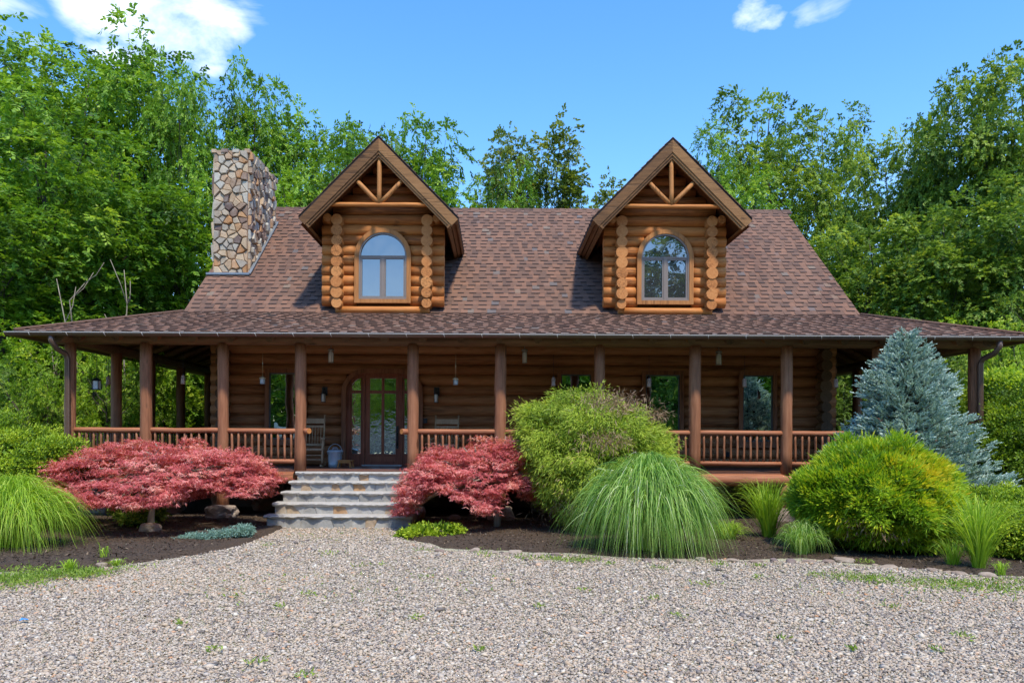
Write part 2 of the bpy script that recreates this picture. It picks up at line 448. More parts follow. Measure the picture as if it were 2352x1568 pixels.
# gravel ground
m, t, p = M_('gravel ground')
c0 = nd(t, 'ShaderNodeTexCoord'); v = nd(t, 'ShaderNodeTexVoronoi'); v.inputs['Scale'].default_value = 46
t.links.new(c0.outputs['Object'], v.inputs['Vector'])
sep = nd(t, 'ShaderNodeSeparateColor'); t.links.new(v.outputs['Color'], sep.inputs[0])
c = ramp(t, [(0, (.17, .17, .11)), (.1, (.32, .315, .21)), (.26, (.58, .52, .26)), (.45, (.69, .63, .33)), (.56, (.45, .47, .38)), (.72, (.75, .70, .42)), (.84, (.52, .51, .34)), (.94, (.83, .84, .60)), (1, (.62, .39, .15))], attr(t))
c = mixc(t, mathn(t, 'MULTIPLY', v.outputs['Distance'], .9, True), c, (.12, .10, .085))
fn = mathn(t, 'MULTIPLY', mathn(t, 'SUBTRACT', noise(t, .9, 4, .6), .48), 5, True)
c = mixc(t, mathn(t, 'MULTIPLY', fn, .45), c, (.40, .32, .22))
t.links.new(c, p.inputs['Base Color']); p.inputs['Roughness'].default_value = .9
bump(t, p, mathn(t, 'SUBTRACT', 1.0, v.outputs['Distance']), .8, .02); MAT['gravel'] = m
m, t, p = M_('pebble stone')
c = ramp(t, [(0, (.12, .10, .09)), (.12, (.25, .21, .19)), (.28, (.42, .32, .235)), (.45, (.52, .41, .30)), (.58, (.36, .32, .28)), (.72, (.56, .46, .35)), (.86, (.42, .36, .31)), (.95, (.66, .60, .50)), (1, (.50, .26, .13))], attr(t))
t.links.new(c, p.inputs['Base Color']); p.inputs['Roughness'].default_value = .8; MAT['pebble'] = m
m, t, p = M_('bark mulch')
n = noise(t, 45, 8, .75); n2 = noise(t, 3, 4)
c = ramp(t, [(.3, (.018, .011, .006)), (.5, (.065, .041, .023)), (.72, (.17, .112, .065))], n)
c = mixc(t, mathn(t, 'MULTIPLY', n2, .5), c, (.05, .032, .024))
t.links.new(c, p.inputs['Base Color']); p.inputs['Roughness'].default_value = .95; bump(t, p, n, .9, .03); MAT['mulch'] = m
m, t, p = M_('grassy ground')
n = noise(t, 8, 8, .7)
c = ramp(t, [(.3, (.02, .035, .01)), (.55, (.05, .09, .02)), (.75, (.10, .13, .04))], n)
t.links.new(c, p.inputs['Base Color']); p.inputs['Roughness'].default_value = .95; bump(t, p, n, .6, .05); MAT['lawn'] = m
# ------------------------------------------------------------------ ground
YW, YF = 16.8, 14.4                    # front wall, front posts
def sheet(name, x0, x1, y0, y1, nx, ny, mat, hf, keep=None):
    X, Y = np.meshgrid(np.linspace(x0, x1, nx), np.linspace(y0, y1, ny)); X = X.ravel(); Y = Y.ravel()
    V = np.stack([X, Y, hf(X, Y)], 1)
    i = (np.arange(ny - 1)[:, None] * nx + np.arange(nx - 1)[None]).ravel()
    q = np.stack([i, i + 1, i + 1 + nx, i + nx], 1)
    if keep is not None:
        cxy = V[q].mean(1); q = q[keep(cxy[:, 0], cxy[:, 1])]
    me = np_mesh(name, V, q, np.full(len(q), .5), mat, smooth=True)
    return link_mesh(name, me)
def hills(X, Y):
    far = np.clip((np.abs(np.hypot(X, Y)) - 60) / 300, 0, 1)
    return -.03 + far * 3 * (1 + np.sin(X * .02) * np.cos(Y * .017))
tag(sheet('ground', -600, 600, -600, 600, 121, 121, MAT['lawn'], hills), kind='structure')
def nz(X, Y, f, s): return snoise(np.stack([X, Y, X * 0], 1), f, s)
tag(sheet('gravel_drive', -13, 14, -9, 16.5, 180, 170, MAT['gravel'], lambda X, Y: nz(X, Y, 1.3, 3) * .012 + .0), kind='structure')
BED = [(-160, 1330), (0, 1313), (83, 1313), (194, 1308), (305, 1294), (472, 1271.7), (555, 1255), (611, 1216)]
BED2 = [(913, 1226), (933, 1243), (988, 1251), (1016, 1265), (1210, 1273.6), (1310, 1275), (1421, 1282), (1616, 1284.7), (1782, 1287.5), (1865, 1286.5), (1976, 1300), (2115, 1311), (2254, 1325), (2352, 1328), (2500, 1345)]
bl = [gnd(*q) for q in BED]; br = [gnd(*q) for q in BED2]
bx = np.array([-14.] + [q.x for q in bl] + [-4.06, -1.46] + [q.x for q in br] + [14.])
by = np.array([bl[0].y] + [q.y for q in bl] + [13.45, 13.45] + [q.y for q in br] + [br[-1].y])
def bed_edge(X): return np.interp(X, bx, by)
def bed_h(X, Y):
    d = Y - bed_edge(X) + nz(X, Y, 5, 5) * .05
    k = np.clip(d / .35, 0, 1)
    return -.035 + k * (.085 + nz(X, Y, 2.2, 8) * .02) + np.clip(k * 3, 0, 1) * nz(X, Y, 24, 9) * .008
tag(sheet('garden_bed', -13.5, 13.5, 8, 27, 420, 260, MAT['mulch'], bed_h, lambda X, Y: Y > bed_edge(X) - .05), kind='structure')
# loose bark and leaf litter over the bed, pebbles over the drive: nobody could count them
rs = np.random.RandomState(4)
n = 60000
X = rs.uniform(-11, 12, n); Y = rs.uniform(8.6, 14.6, n); k = Y > bed_edge(X) + rs.uniform(-.12, .1, n); X, Y = X[k], Y[k]
P = np.stack([X, Y, bed_h(X, Y) + .006], 1)
D = unit(np.stack([rs.normal(size=len(X)), rs.normal(size=len(X)), rs.normal(size=len(X)) * .35], 1))
me = leaves('bark_chips', P, D, np.tile([0, 0, 1.], (len(X), 1)) + rs.normal(size=P.shape) * .4, rs.uniform(.02, .075, len(X)), rs.uniform(.008, .024, len(X)), rs.beta(1.3, 2.4, len(X)), MAT['chip'])
tag(link_mesh('bark_chips', me), 'dark brown shredded bark mulch lying over the garden beds', 'mulch', kind='stuff')

def pebble_field():
    r = np.random.RandomState(11)
    ico = np.array([[1, 0, 0], [-1, 0, 0], [0, 1, 0], [0, -1, 0], [0, 0, 1], [0, 0, -1]], float)
    tri = np.array([[0, 2, 4], [2, 1, 4], [1, 3, 4], [3, 0, 4], [2, 0, 5], [1, 2, 5], [3, 1, 5], [0, 3, 5]])
    N = 380000
    u = r.uniform(0, 1, N)
    Y = 4.3 * (13.6 / 4.3) ** u                              # denser near the drive's mouth
    X = r.uniform(-1, 1, N) * (Y * .78 + .6) + .15
    k = Y < bed_edge(X) + r.uniform(-.25, .08, N) + np.where((X > -4.05) & (X < -1.5), -.15, 0)
    X, Y = X[k], Y[k]; n = len(X)
    sz = r.lognormal(math.log(.0088), .38, n) * (.75 + Y / 14)
    A = r.normal(size=(n, 3)); A = unit(A); B = unit(np.cross(A, r.normal(size=(n, 3)))); C = np.cross(A, B)
    Rm = np.stack([A, B, C], 1)
    sc = np.stack([sz * r.uniform(.9, 1.5, n), sz * r.uniform(.7, 1.1, n), sz * r.uniform(.5, .8, n)], 1)
    V = ico[None] * sc[:, None, :] * r.uniform(.7, 1.25, (n, 6, 1))
    V = np.einsum('nij,njk->nik', V, Rm)
    V[..., 2] *= .6
    V += np.stack([X, Y, sz * .35 + .006 + nz(X, Y, 1.3, 3) * .012], 1)[:, None, :]
    q = (tri[None] + (np.arange(n) * 6)[:, None, None]).reshape(-1, 3)
    tn = np.clip(r.uniform(0, 1, n), 0, 1)
    lit = ((Y > 11.9 + nz(X, Y, 2, 7) * .15) & (X > -4.6) & (X < -1.3)) | (nz(X, Y, 1.2, 4) > 1.25)
    tn = np.where(lit & (r.uniform(0, 1, n) < .75), r.uniform(.22, .8, n), tn)
    tn = np.where(lit & (r.uniform(0, 1, n) < .04), 1.0, tn)
    me = np_mesh('pebbles', V.reshape(-1, 3), q, np.repeat(tn, 8), MAT['pebble'], smooth=True)
    tag(link_mesh('pebbles', me), 'loose cream, grey and tan gravel covering the drive', 'gravel', kind='stuff')
pebble_field()

# ------------------------------------------------------------------ log house
house = tag(empty('log_house', (.45, YW, 0)), 'brown log house with wraparound porch, two dormers and a steep shingle roof', 'house')
Z_EAVE, Z_BRK, Z_RIDGE, Y_RIDGE, Y_GUT = 3.53, 4.37, 8.04, 21.25, 13.9
XL, XR = -6.03, 7.2                    # house corners
XBL, XBR = -7.0, 8.1                   # main roof rakes
XEL, XER = -8.92, 9.88                 # porch eave corners
DECK = .965
CRS = .227

# openings in the front wall: (x0, x1, z0, z1)
def wp(px, py): q = at(px, py, YW); return q.x, q.z
wins = []
for (l, rgt) in ((613, 708), (1279, 1365), (1471.7, 1567.6), (1693.6, 1780)):
    a = wp(l, 847)[0]; b = wp(rgt, 847)[0]
    wins.append((a, b, 1.46, 3.10))
dx0, dx1 = wp(788, 848)[0], wp(973, 848)[0]
dzt = wp(880, 848)[1]
opens = [(a + .03, b - .03, c + .03, d - .03) for a, b, c, d in wins]
DR = .42                               # corner radius of the door arch
def split(x0, x1, z):
    seg = [(x0, x1)]
    ops = list(opens)
    if z < dzt - .02:
        k = 0.0
        if z > dzt - DR:
            q = (z - (dzt - DR)) / DR; k = DR * (1 - math.sqrt(max(0, 1 - q * q)))
        ops.append((dx0 + .05 + k, dx1 - .05 - k, 0, dzt))
    for (a, b, c, d) in ops:
        if c < z < d:
            ns = []
            for s0, s1 in seg:
                if b <= s0 or a >= s1: ns.append((s0, s1)); continue
                if a > s0: ns.append((s0, a))
                if b < s1: ns.append((b, s1))
            seg = ns
    return seg
mb = MB()
z = DECK + .10
while z < 4.2:
    tn = R.uniform(.2, .8)
    for s0, s1 in split(XL - .32, XR + .32, z):
        mb.log((s0, YW, z), (s1, YW, z), .125, 14, max(2, int((s1 - s0) / 1.0)), tn, 0, 1)
    z += CRS
mb.box(XL + .02, XR - .02, YW + .03, YW + .07, DECK, 4.2, .1, 0)          # chinking behind the logs
front = mb.build('log_wall', [MAT['wall'], MAT['enddark']], house)
# punch: the chinking board is behind every pane
for x0, nm in ((XL, -1), (XR, 1)):
    mb = MB(); z = DECK + .10 + CRS / 2 - .0
    y1 = 25.7
    while z < Z_RIDGE - .5:
        e = .36 + R.uniform(-.03, .03)
        ya = YW - e if z < 4.0 else YW + (z - Z_BRK) / .8247 + .35
        yb_ = y1 + .3 if z < 4.0 else y1 - (z - Z_BRK) / .8247 - .35
        if yb_ - ya > .4: mb.log((x0, ya, z), (x0, yb_, z), .125 + R.uniform(-.01, .012), 14, 8, R.uniform(.2, .8), 0, 1)
        z += CRS
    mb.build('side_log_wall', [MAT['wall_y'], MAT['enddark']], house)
mb = MB(); mb.box(XL, XR, 25.7, 25.85, DECK, 4.3); mb.build('rear_wall', MAT['wall'], house)
mb = MB(); mb.box(XL + .05, XR - .05, YW + .1, 25.6, 0, DECK - .16, .1); mb.build('foundation', MAT['rock'], house)

# windows of the ground floor
for i, (a, b, c, d) in enumerate(wins):
    mb = MB(); yf = YW - .15
    w = .085
    mb.box(a, a + w, yf, YW + .05, c, d); mb.box(b - w, b, yf, YW + .05, c, d)
    mb.box(a + w, b - w, yf, YW + .05, d - w, d); mb.box(a + w, b - w, yf, YW + .05, c, c + w)
    wf = mb.build('window', MAT['casing'], house)
    mb = MB(); a2, b2, c2, d2 = a + w, b - w, c + w, d - w; k = .028; y0 = yf + .04
    mb.box(a2, a2 + k, y0, y0 + .05, c2, d2); mb.box(b2 - k, b2, y0, y0 + .05, c2, d2)
    mb.box(a2 + k, b2 - k, y0, y0 + .05, d2 - k, d2); mb.box(a2 + k, b2 - k, y0, y0 + .05, c2, c2 + k)
    mb.build('frame', MAT['framedark'], wf)
    mb = MB(); mb.box(a2 + k, b2 - k, y0 + .02, y0 + .035, c2 + k, d2 - k); mb.build('pane', MAT['glass'], wf)
    mb = MB(); mb.box(a - .03, b + .03, yf - .03, yf + .06, c - .05, c); mb.build('sill', MAT['casing'], wf)

# entrance: arched surround, side lights and a glazed door
def arch_band(mb, x0, x1, zt, r0, w, zb, y0, y1, n=10):
    """frame with rounded upper corners: outer box minus inner box"""
    def path(off):
        pts = [(x0 + off, zb)]
        r = max(.02, r0 - off)
        for k in range(n + 1):
            a = math.pi - (math.pi / 2) * k / n
            pts.append((x0 + off + r + r * math.cos(a), zt - off - r + r * math.sin(a)))
        for k in range(n + 1):
            a = math.pi / 2 - (math.pi / 2) * k / n
            pts.append((x1 - off - r + r * math.cos(a), zt - off - r + r * math.sin(a)))
        pts.append((x1 - off, zb)); return pts
    o, i = path(0), path(w)
    m_ = len(o)
    vs = [(x, y0, z) for x, z in o] + [(x, y0, z) for x, z in i] + [(x, y1, z) for x, z in o] + [(x, y1, z) for x, z in i]
    fs = []
    for k in range(m_ - 1):
        fs += [(k, k + 1, m_ + k + 1, m_ + k), (k + 1, k, 2 * m_ + k, 2 * m_ + k + 1), (m_ + k, m_ + k + 1, 3 * m_ + k + 1, 3 * m_ + k)]
    mb.add(vs, fs)
mb = MB(); arch_band(mb, dx0, dx1, dzt, DR + .1, .10, DECK, YW - .17, YW + .05)
mb.build('door_surround', MAT['casing'], house)
mb = MB(); arch_band(mb, dx0 + .10, dx1 - .10, dzt - .10, DR, .075, DECK, YW - .10, YW + .04)
ent = mb.build('side_light', MAT['door'], house)
sx0, sx1 = wp(835, 900)[0], wp(925.5, 900)[0]
zg1, zg2, zg3 = wp(880, 869.7)[1], wp(880, 897)[1], wp(880, 904)[1]
zgb, ztop = wp(880, 1041.6)[1], wp(880, 858)[1]
mb = MB()
for x in (sx0, sx1 - .05):
    mb.box(x, x + .05, YW - .12, YW + .03, DECK, dzt - .105)
lx0, lx1 = dx0 + .17, sx0
rx0, rx1 = sx1, dx1 - .17
for (a, b) in ((lx0, lx1), (rx0, rx1)):
    mb.box(a, a + .045, YW - .085, YW + .03, DECK, zg1 - .02); mb.box(b - .045, b, YW - .085, YW + .03, DECK, ztop)
    mb.box(a + .045, b - .045, YW - .085, YW + .03, DECK, zgb); mb.box(a + .045, b - .045, YW - .083, YW + .02, zg3 , zg2 )
    # curved head over the side light
for sgn, a, b in ((1, lx0, lx1), (-1, rx0, rx1)):
    poly = []
    x_in = b if sgn > 0 else a; x_out = a if sgn > 0 else b
    n_ = 8
    for k in range(n_ + 1):
        q = math.pi / 2 * k / n_
        poly.append((x_out + (x_in - x_out) * (1 - math.cos(q)), (zg1 - .16) + .16 * math.sin(q)))
    mb2 = [(x_out, ztop + .02), (x_in, ztop + .02)]
    pl = poly + list(reversed(mb2))
    for k in range(n_):
        (xa, za), (xb, zb_) = poly[k], poly[k + 1]
        mb.add([(xa, YW - .084, za), (xb, YW - .084, zb_), (xb, YW - .084, ztop + .02), (xa, YW - .084, ztop + .02)], [(0, 1, 2, 3)])
mb.build('jamb', MAT['door'], ent)
for (a, b) in ((lx0, lx1), (rx0, rx1)):
    mb = MB(); mb.box(a + .03, b - .03, YW - .06, YW - .045, zgb - .02, zg1 + .02); mb.build('pane', MAT['glassdoor'], ent)
mb = MB(); a, b = sx0 + .055, sx1 - .055
gx = [wp(851, 900)[0], wp(877.8, 900)[0], wp(884, 900)[0], wp(910.6, 900)[0]]
y0 = YW - .09
mb.box(a, gx[0], y0, YW, DECK + .03, ztop); mb.box(gx[3], b, y0, YW, DECK + .03, ztop)
mb.box(gx[0], gx[3], y0, YW, zg1, ztop); mb.box(gx[0], gx[3], y0, YW, DECK + .03, zgb)
mb.box(gx[1], gx[2], y0 + .003, YW, zgb, zg1)
mb.box(gx[0], gx[1], y0 + .005, YW, zg3, zg2); mb.box(gx[2], gx[3], y0 + .005, YW, zg3, zg2)
mb.box(gx[0] + .02, gx[1] - .0, y0 - .008, y0, DECK + .10, zgb - .06, .8); mb.box(gx[2], gx[3] - .02, y0 - .008, y0, DECK + .10, zgb - .06, .8)
door = mb.build('door', MAT['door'], house)
for k in (0, 2):
    mb = MB(); mb.box(gx[k], gx[k + 1], YW - .06, YW - .045, zgb, zg1); mb.build('pane', MAT['glassdoor'], door)
mb = MB(); hx = wp(914, 980)[0]
mb.tube([(hx, y0 - .0, 1.72), (hx, y0 - .05, 1.70), (hx + .005, y0 - .06, 1.56), (hx, y0 - .05, 1.42), (hx, y0, 1.40)], [.012, .014, .016, .014, .012], 8)
mb.box(hx - .025, hx + .025, y0 - .012, y0, 1.35, 1.85)
mb.tube([(hx, y0, 1.80), (hx, y0 - .03, 1.80)], .02, 10)
mb.build('handle', MAT['black'], door)
mb = MB(); mb.box(sx0, sx1, YW - .2, YW - .09, DECK, DECK + .028); mb.build('threshold', MAT['tread'], door)

# ---------------- roofs
def shingle_plane(mb, O, u, v, vlen, ul, ur, rng, expo=.185, skip=None, bright=0):
    O = Vector(O); u = Vector(u).normalized(); v = Vector(v).normalized(); nn = u.cross(v).normalized()
    if nn.z < 0: nn = -nn
    j = 0; n_c = int(vlen / expo) + 1
    for j in range(n_c):
        v0 = j * expo; v1 = min(vlen, v0 + expo * 1.08)
        if v1 - v0 < .03: continue
        x = ul(v0 + expo * .5) + rng.uniform(-.25, 0); xe = ur(v0 + expo * .5)
        tab = rng.random() < .5
        while x < xe:
            w = rng.uniform(.13, .20) if tab else rng.uniform(.09, .16)
            a = max(x, ul(v0 + expo * .5)); b = min(x + w, xe)
            x += w; tab = not tab
            if b - a < .02: continue
            h = .017 if not tab else .007
            tn = rng.random()
            tn = tn * .9 + .05 if rng.random() < .3 else .2 + .55 * tn
            if skip and skip(a, b, v0): continue
            p00 = O + u * a + v * v0; p10 = O + u * b + v * v0; p01 = O + u * a + v * v1; p11 = O + u * b + v * v1
            up = nn * h
            vs = [p00 + up, p10 + up, p11 + nn * .003, p01 + nn * .003, p00, p10, p01, p11]
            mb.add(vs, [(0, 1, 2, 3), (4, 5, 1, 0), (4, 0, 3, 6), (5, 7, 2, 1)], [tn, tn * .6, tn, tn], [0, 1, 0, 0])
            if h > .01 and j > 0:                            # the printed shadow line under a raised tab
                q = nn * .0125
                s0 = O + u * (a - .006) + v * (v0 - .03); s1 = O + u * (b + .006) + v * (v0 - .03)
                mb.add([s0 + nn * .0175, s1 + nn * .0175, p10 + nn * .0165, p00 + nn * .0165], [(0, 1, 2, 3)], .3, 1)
rr = random.Random(21)
SLEN = math.hypot(Y_RIDGE - YW, Z_RIDGE - Z_BRK)
mb = MB()
chim = (-6.92, -6.02, 18.2, 20.45)
def skipc(a, b, v0):
    y = YW + v0 / SLEN * (Y_RIDGE - YW)
    return b < chim[1] + .02 and y > chim[2] + .05 and y < chim[3]
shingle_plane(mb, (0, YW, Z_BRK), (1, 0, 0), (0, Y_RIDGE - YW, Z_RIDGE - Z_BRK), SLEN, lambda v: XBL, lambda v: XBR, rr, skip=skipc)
# deck below, rear slope, rake boards
th = .16
def slab(mb, pts, t_, tone=.3, mi=0):
    """pts: 4 corners; thickness goes straight down"""
    vs = [Vector(p) for p in pts] + [Vector(p) - Vector((0, 0, t_)) for p in pts]
    mb.add(vs, [(0, 1, 2, 3), (7, 6, 5, 4), (1, 0, 4, 5), (2, 1, 5, 6), (3, 2, 6, 7), (0, 3, 7, 4)], tone, mi)
e = .002
slab(mb, [(XBL, YW, Z_BRK - e), (XBR, YW, Z_BRK - e), (XBR, Y_RIDGE, Z_RIDGE - e), (XBL, Y_RIDGE, Z_RIDGE - e)], .05, .2, 0)
slab(mb, [(XBL, Y_RIDGE, Z_RIDGE - e), (XBR, Y_RIDGE, Z_RIDGE - e), (XBR, 25.7, Z_BRK - e), (XBL, 25.7, Z_BRK - e)], .05, .2, 0)
# ridge cap
k = 0; x = XBL
while x < XBR:
    w = .26
    mb.add([(x, Y_RIDGE - .15, Z_RIDGE - .105), (x + w, Y_RIDGE - .15, Z_RIDGE - .115), (x + w, Y_RIDGE, Z_RIDGE + .02), (x, Y_RIDGE, Z_RIDGE + .035), (x, Y_RIDGE + .15, Z_RIDGE - .105), (x + w, Y_RIDGE + .15, Z_RIDGE - .115), (x, Y_RIDGE - .15, Z_RIDGE - .15), (x + w, Y_RIDGE - .15, Z_RIDGE - .15)],
           [(0, 1, 2, 3), (3, 2, 5, 4), (6, 7, 1, 0)], rr.uniform(0, .4), [0, 0, 1]); x += w * .96
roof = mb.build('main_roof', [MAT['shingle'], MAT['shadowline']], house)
for x in (XBL + .01, XBR - .05):
    mb = MB()
    for (ya, za, yb_, zb_) in ((YW - .0, Z_BRK, Y_RIDGE, Z_RIDGE), (Y_RIDGE, Z_RIDGE, 25.7, Z_BRK)):
        mb.add([(x, ya, za - .06), (x + .04, ya, za - .06), (x + .04, yb_, zb_ - .06), (x, yb_, zb_ - .06), (x, ya, za - .26), (x + .04, ya, za - .26), (x + .04, yb_, zb_ - .26), (x, yb_, zb_ - .26)],
               [(0, 1, 2, 3), (4, 7, 6, 5), (0, 4, 5, 1), (3, 2, 6, 7), (1, 5, 6, 2), (0, 3, 7, 4)])
    mb.build('rake_board', MAT['trim'], roof)
# porch roof
mb = MB()
kf = (Z_BRK - Z_EAVE) / (YW - Y_GUT)
PL = math.hypot(YW - Y_GUT, Z_BRK - Z_EAVE)
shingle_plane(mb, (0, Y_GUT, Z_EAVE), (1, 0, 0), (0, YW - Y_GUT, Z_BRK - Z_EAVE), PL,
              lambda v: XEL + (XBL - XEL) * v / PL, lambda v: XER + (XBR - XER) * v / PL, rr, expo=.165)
for (xe, xb, s) in ((XEL, XBL, -1), (XER, XBR, 1)):
    vl = math.hypot(xb - xe, Z_BRK - Z_EAVE)
    # side slopes run back along the house
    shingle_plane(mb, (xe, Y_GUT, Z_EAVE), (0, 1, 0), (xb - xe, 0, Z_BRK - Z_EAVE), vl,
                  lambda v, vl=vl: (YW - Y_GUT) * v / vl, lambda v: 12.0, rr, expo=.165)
    mb.tube([(xe, Y_GUT, Z_EAVE + .02), (xb, YW, Z_BRK + .02)], .035, 6, .3)
    slab(mb, [(xe, Y_GUT, Z_EAVE - e), (xb, YW, Z_BRK - e), (xb, 26, Z_BRK - e), (xe, 26, Z_EAVE - e)] if s < 0 else [(xb, YW, Z_BRK - e), (xe, Y_GUT, Z_EAVE - e), (xe, 26, Z_EAVE - e), (xb, 26, Z_BRK - e)], .05, .2)
    xh = XL if s < 0 else XR
    slab(mb, [(xb, YW, Z_BRK - .01), (xh, YW, Z_BRK + .05), (xh, 26, Z_BRK + .05), (xb, 26, Z_BRK - .01)] if s < 0 else [(xh, YW, Z_BRK + .05), (xb, YW, Z_BRK - .01), (xb, 26, Z_BRK - .01), (xh, 26, Z_BRK + .05)], .04, .2)
slab(mb, [(XEL, Y_GUT, Z_EAVE - e), (XER, Y_GUT, Z_EAVE - e), (XBR, YW, Z_BRK - e), (XBL, YW, Z_BRK - e)], .05, .2)
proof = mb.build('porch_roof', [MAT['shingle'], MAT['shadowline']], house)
mb = MB()
mb.add([(XEL, Y_GUT - .02, Z_EAVE - .055), (XER, Y_GUT - .02, Z_EAVE - .055), (XER, Y_GUT + .03, Z_EAVE + .022), (XEL, Y_GUT + .03, Z_EAVE + .022)], [(0, 1, 2, 3)])
mb.build('starter_strip', MAT['starter'], proof)
# fallen pale leaf shards on the porch roof
# rafters and ceiling boards under the porch
mb = MB()
x = -8.6
def zroof(y): return Z_EAVE + (y - Y_GUT) * kf
while x < 9.5:
    zc = -.16
    y1 = YW + (.0)
    lim = min(max((x - XEL) / max(.01, XBL - XEL), 0), 1) if x < XBL else (min(max((XER - x) / (XER - XBR), 0), 1) if x > XBR else 1)
    yt = Y_GUT + (YW - Y_GUT) * lim
    if yt - 14.1 > .5:
        mb.log((x, 14.12, zroof(14.12) - .15), (x, yt, zroof(yt) - .15), .075, 9, 3, rr.uniform(.2, .8), 0, 1)
    x += .72
for s, xe, xb, xh in ((-1, XEL, XBL, XL), (1, XER, XBR, XR)):
    ks = (Z_BRK - Z_EAVE) / abs(xb - xe)
    y = 15.3
    while y < 25:
        lim = min(1, (y - Y_GUT) / (YW - Y_GUT)); xt = xe + (xb - xe) * lim
        mb.log((xe + -s * .25, y, Z_EAVE + ks * .25 - .15), (xt, y, Z_EAVE + ks * abs(xt - xe) - .15), .07, 8, 2, rr.uniform(.2, .8), 0, 1)
        y += .75
    mb.log((xe - s * .35, Y_GUT + .5, Z_EAVE - .05), (xb, YW, Z_BRK - .18), .09, 10, 3, .5, 0, 1)
mb.build('rafters', [MAT['rafter'], MAT['enddark']], proof)
mb = MB()
e2 = .058
mb.add([(XEL + .02, Y_GUT + .04, Z_EAVE - e2 - .002), (XER - .02, Y_GUT + .04, Z_EAVE - e2 - .002), (XBR, YW, Z_BRK - e2 - .002), (XBL, YW, Z_BRK - e2 - .002)], [(0, 1, 2, 3)])
for s, xe, xb in ((-1, XEL, XBL), (1, XER, XBR)):
    mb.add([(xe - s * .02, Y_GUT + .04, Z_EAVE - e2 - .004), (xb, YW, Z_BRK - e2 - .004), (xb, 26, Z_BRK - e2 - .004), (xe - s * .02, 26, Z_EAVE - e2 - .004)], [(0, 1, 2, 3)])
mb.build('ceiling_boards', MAT['soffit'], proof)
# beams
mb = MB()
mb.log((-8.5, YF, 3.455), (9.5, YF, 3.455), .11, 14, 18, .5, 0, 1)
mb.bar((-8.5, YF + .02, 3.57), (9.5, YF + .02, 3.57), .10, .14, .5)
for x in (-8.16, 9.13): mb.log((x, 14.0, 3.45), (x, 25.8, 3.45), .11, 12, 10, .5, 0, 1)
mb.build('porch_beam', [MAT['beam'], MAT['enddark']], house)
# gutter
mb = MB(); gy, gz, gr = Y_GUT - .075, Z_EAVE - .035, .068
prof = [(math.cos(a), math.sin(a)) for a in [math.pi + math.pi * k / 8 for k in range(9)]]
def gut(p0, p1, ax):
    vs = []
    for p in (p0, p1):
        for c_, s_ in prof: vs.append(Vector(p) + (Vector((0, c_ * gr, s_ * gr)) if ax == 'x' else Vector((c_ * gr, 0, s_ * gr))))
    n_ = len(prof)
    mb.add(vs, [(i, i + 1, n_ + i + 1, n_ + i) for i in range(n_ - 1)], .5, 0, True)
gut((XEL - .1, gy, gz), (XER + .1, gy, gz), 'x')
for xx, s in ((XEL - .06, -1), (XER + .06, 1)):
    gut((xx, gy, gz), (xx, 25.9, gz), 'y')
for sx in (XEL - .1, XER + .1):
    mb.add([(sx, gy + c_ * gr, gz + s_ * gr) for c_, s_ in prof], [tuple(range(len(prof)))])
mb.bar((XEL - .1, gy - gr, gz), (XER + .1, gy - gr, gz), .012, .014, .5, 1)
gutter = mb.build('gutter', [MAT['gutter'], MAT['gutterlip']], house)
x = XEL + .35
proto = None
mb = MB(); mb.tube([(0, -gr - .004, .0), (0.012, -gr * .8, -gr * .66), (.02, -gr * .45, -gr * 1.0)], [.006, .006, .005], 5)
proto = mb.build('gutter_bracket', MAT['gutterlip'], gutter, local=True)
xs = []
while x < XER: xs.append(x); x += .69
for i, x in enumerate(xs):
    o = proto if i == 0 else proto.copy()
    if i: COL.objects.link(o); o.parent = gutter
    o.location = Vector((x, gy, gz)) - wloc(gutter)
for pts in ([at(118, 768, 13.85), at(118, 782, 13.85), at(130, 800, 13.95), at(150, 812, 14.18), at(155, 825, 14.22), at(155, 1000, 14.22), (at(155, 1000, 14.22).x, 14.22, .1)],
            [at(2296, 782, 13.85), at(2296, 796, 13.85), at(2284, 812, 13.95), at(2258, 824, 14.18), at(2252, 836, 14.22), at(2252, 1000, 14.22), (at(2252, 1000, 14.22).x, 14.22, .1)]):
    mb = MB(); mb.tube(pts, .052, 12); mb.build('downspout', MAT['gutter'], house)

# ---------------- deck, posts, railing
mb = MB()
mb.box(-8.28, 9.3, YF - .02, YW - .1, DECK - .05, DECK)
mb.box(-8.28, XL - .1, YW - .1, 25.8, DECK - .05, DECK); mb.box(XR + .1, 9.3, YW - .1, 25.8, DECK - .05, DECK)
mb.build('porch_deck', MAT['deck'], house)
mb = MB()
for a, b in ((-8.45, -3.86), (-1.55, 9.5)):
    mb.log((a, YF - .02, .82), (b, YF - .02, .82), .118, 14, int((b - a) / 1.2), .55, 0, 1)
mb.log((-3.9, YF + .08, .84), (-1.5, YF + .08, .84), .10, 10, 3, .4, 0, 1)
mb.log((-8.16, YF, .8), (-8.16, 25.8, .8), .11, 10, 6, .4, 0, 1); mb.log((9.13, YF, .8), (9.13, 25.8, .8), .11, 10, 6, .4, 0, 1)
mb.build('rim_beam', [MAT['rail'], MAT['enddark']], house)
PX = [161, 335, 512, 690, 948, 1149, 1376, 1596, 1806, 2016, 2237]
px_ = [(q - CX) * YF / F for q in PX]
sidesY = [16.17, 17.75, 19.46, 21.3, 23.2]
mb = None
def post(x, y, front_=True):
    mb = MB(); r = .108 + rr.uniform(-.006, .006)
    mb.log((x, y, .93), (x, y, 3.38), r, 14, 6, rr.uniform(.35, .65), 0, 1, bend=.008, wob=.02)
    return mb.build('post', [MAT['post'], MAT['end']], house)
for x in px_: post(x, YF)
for y in sidesY: post(-8.17, y)
for y in (17.2, 19.1, 21.3, 23.4): post(9.13, y)
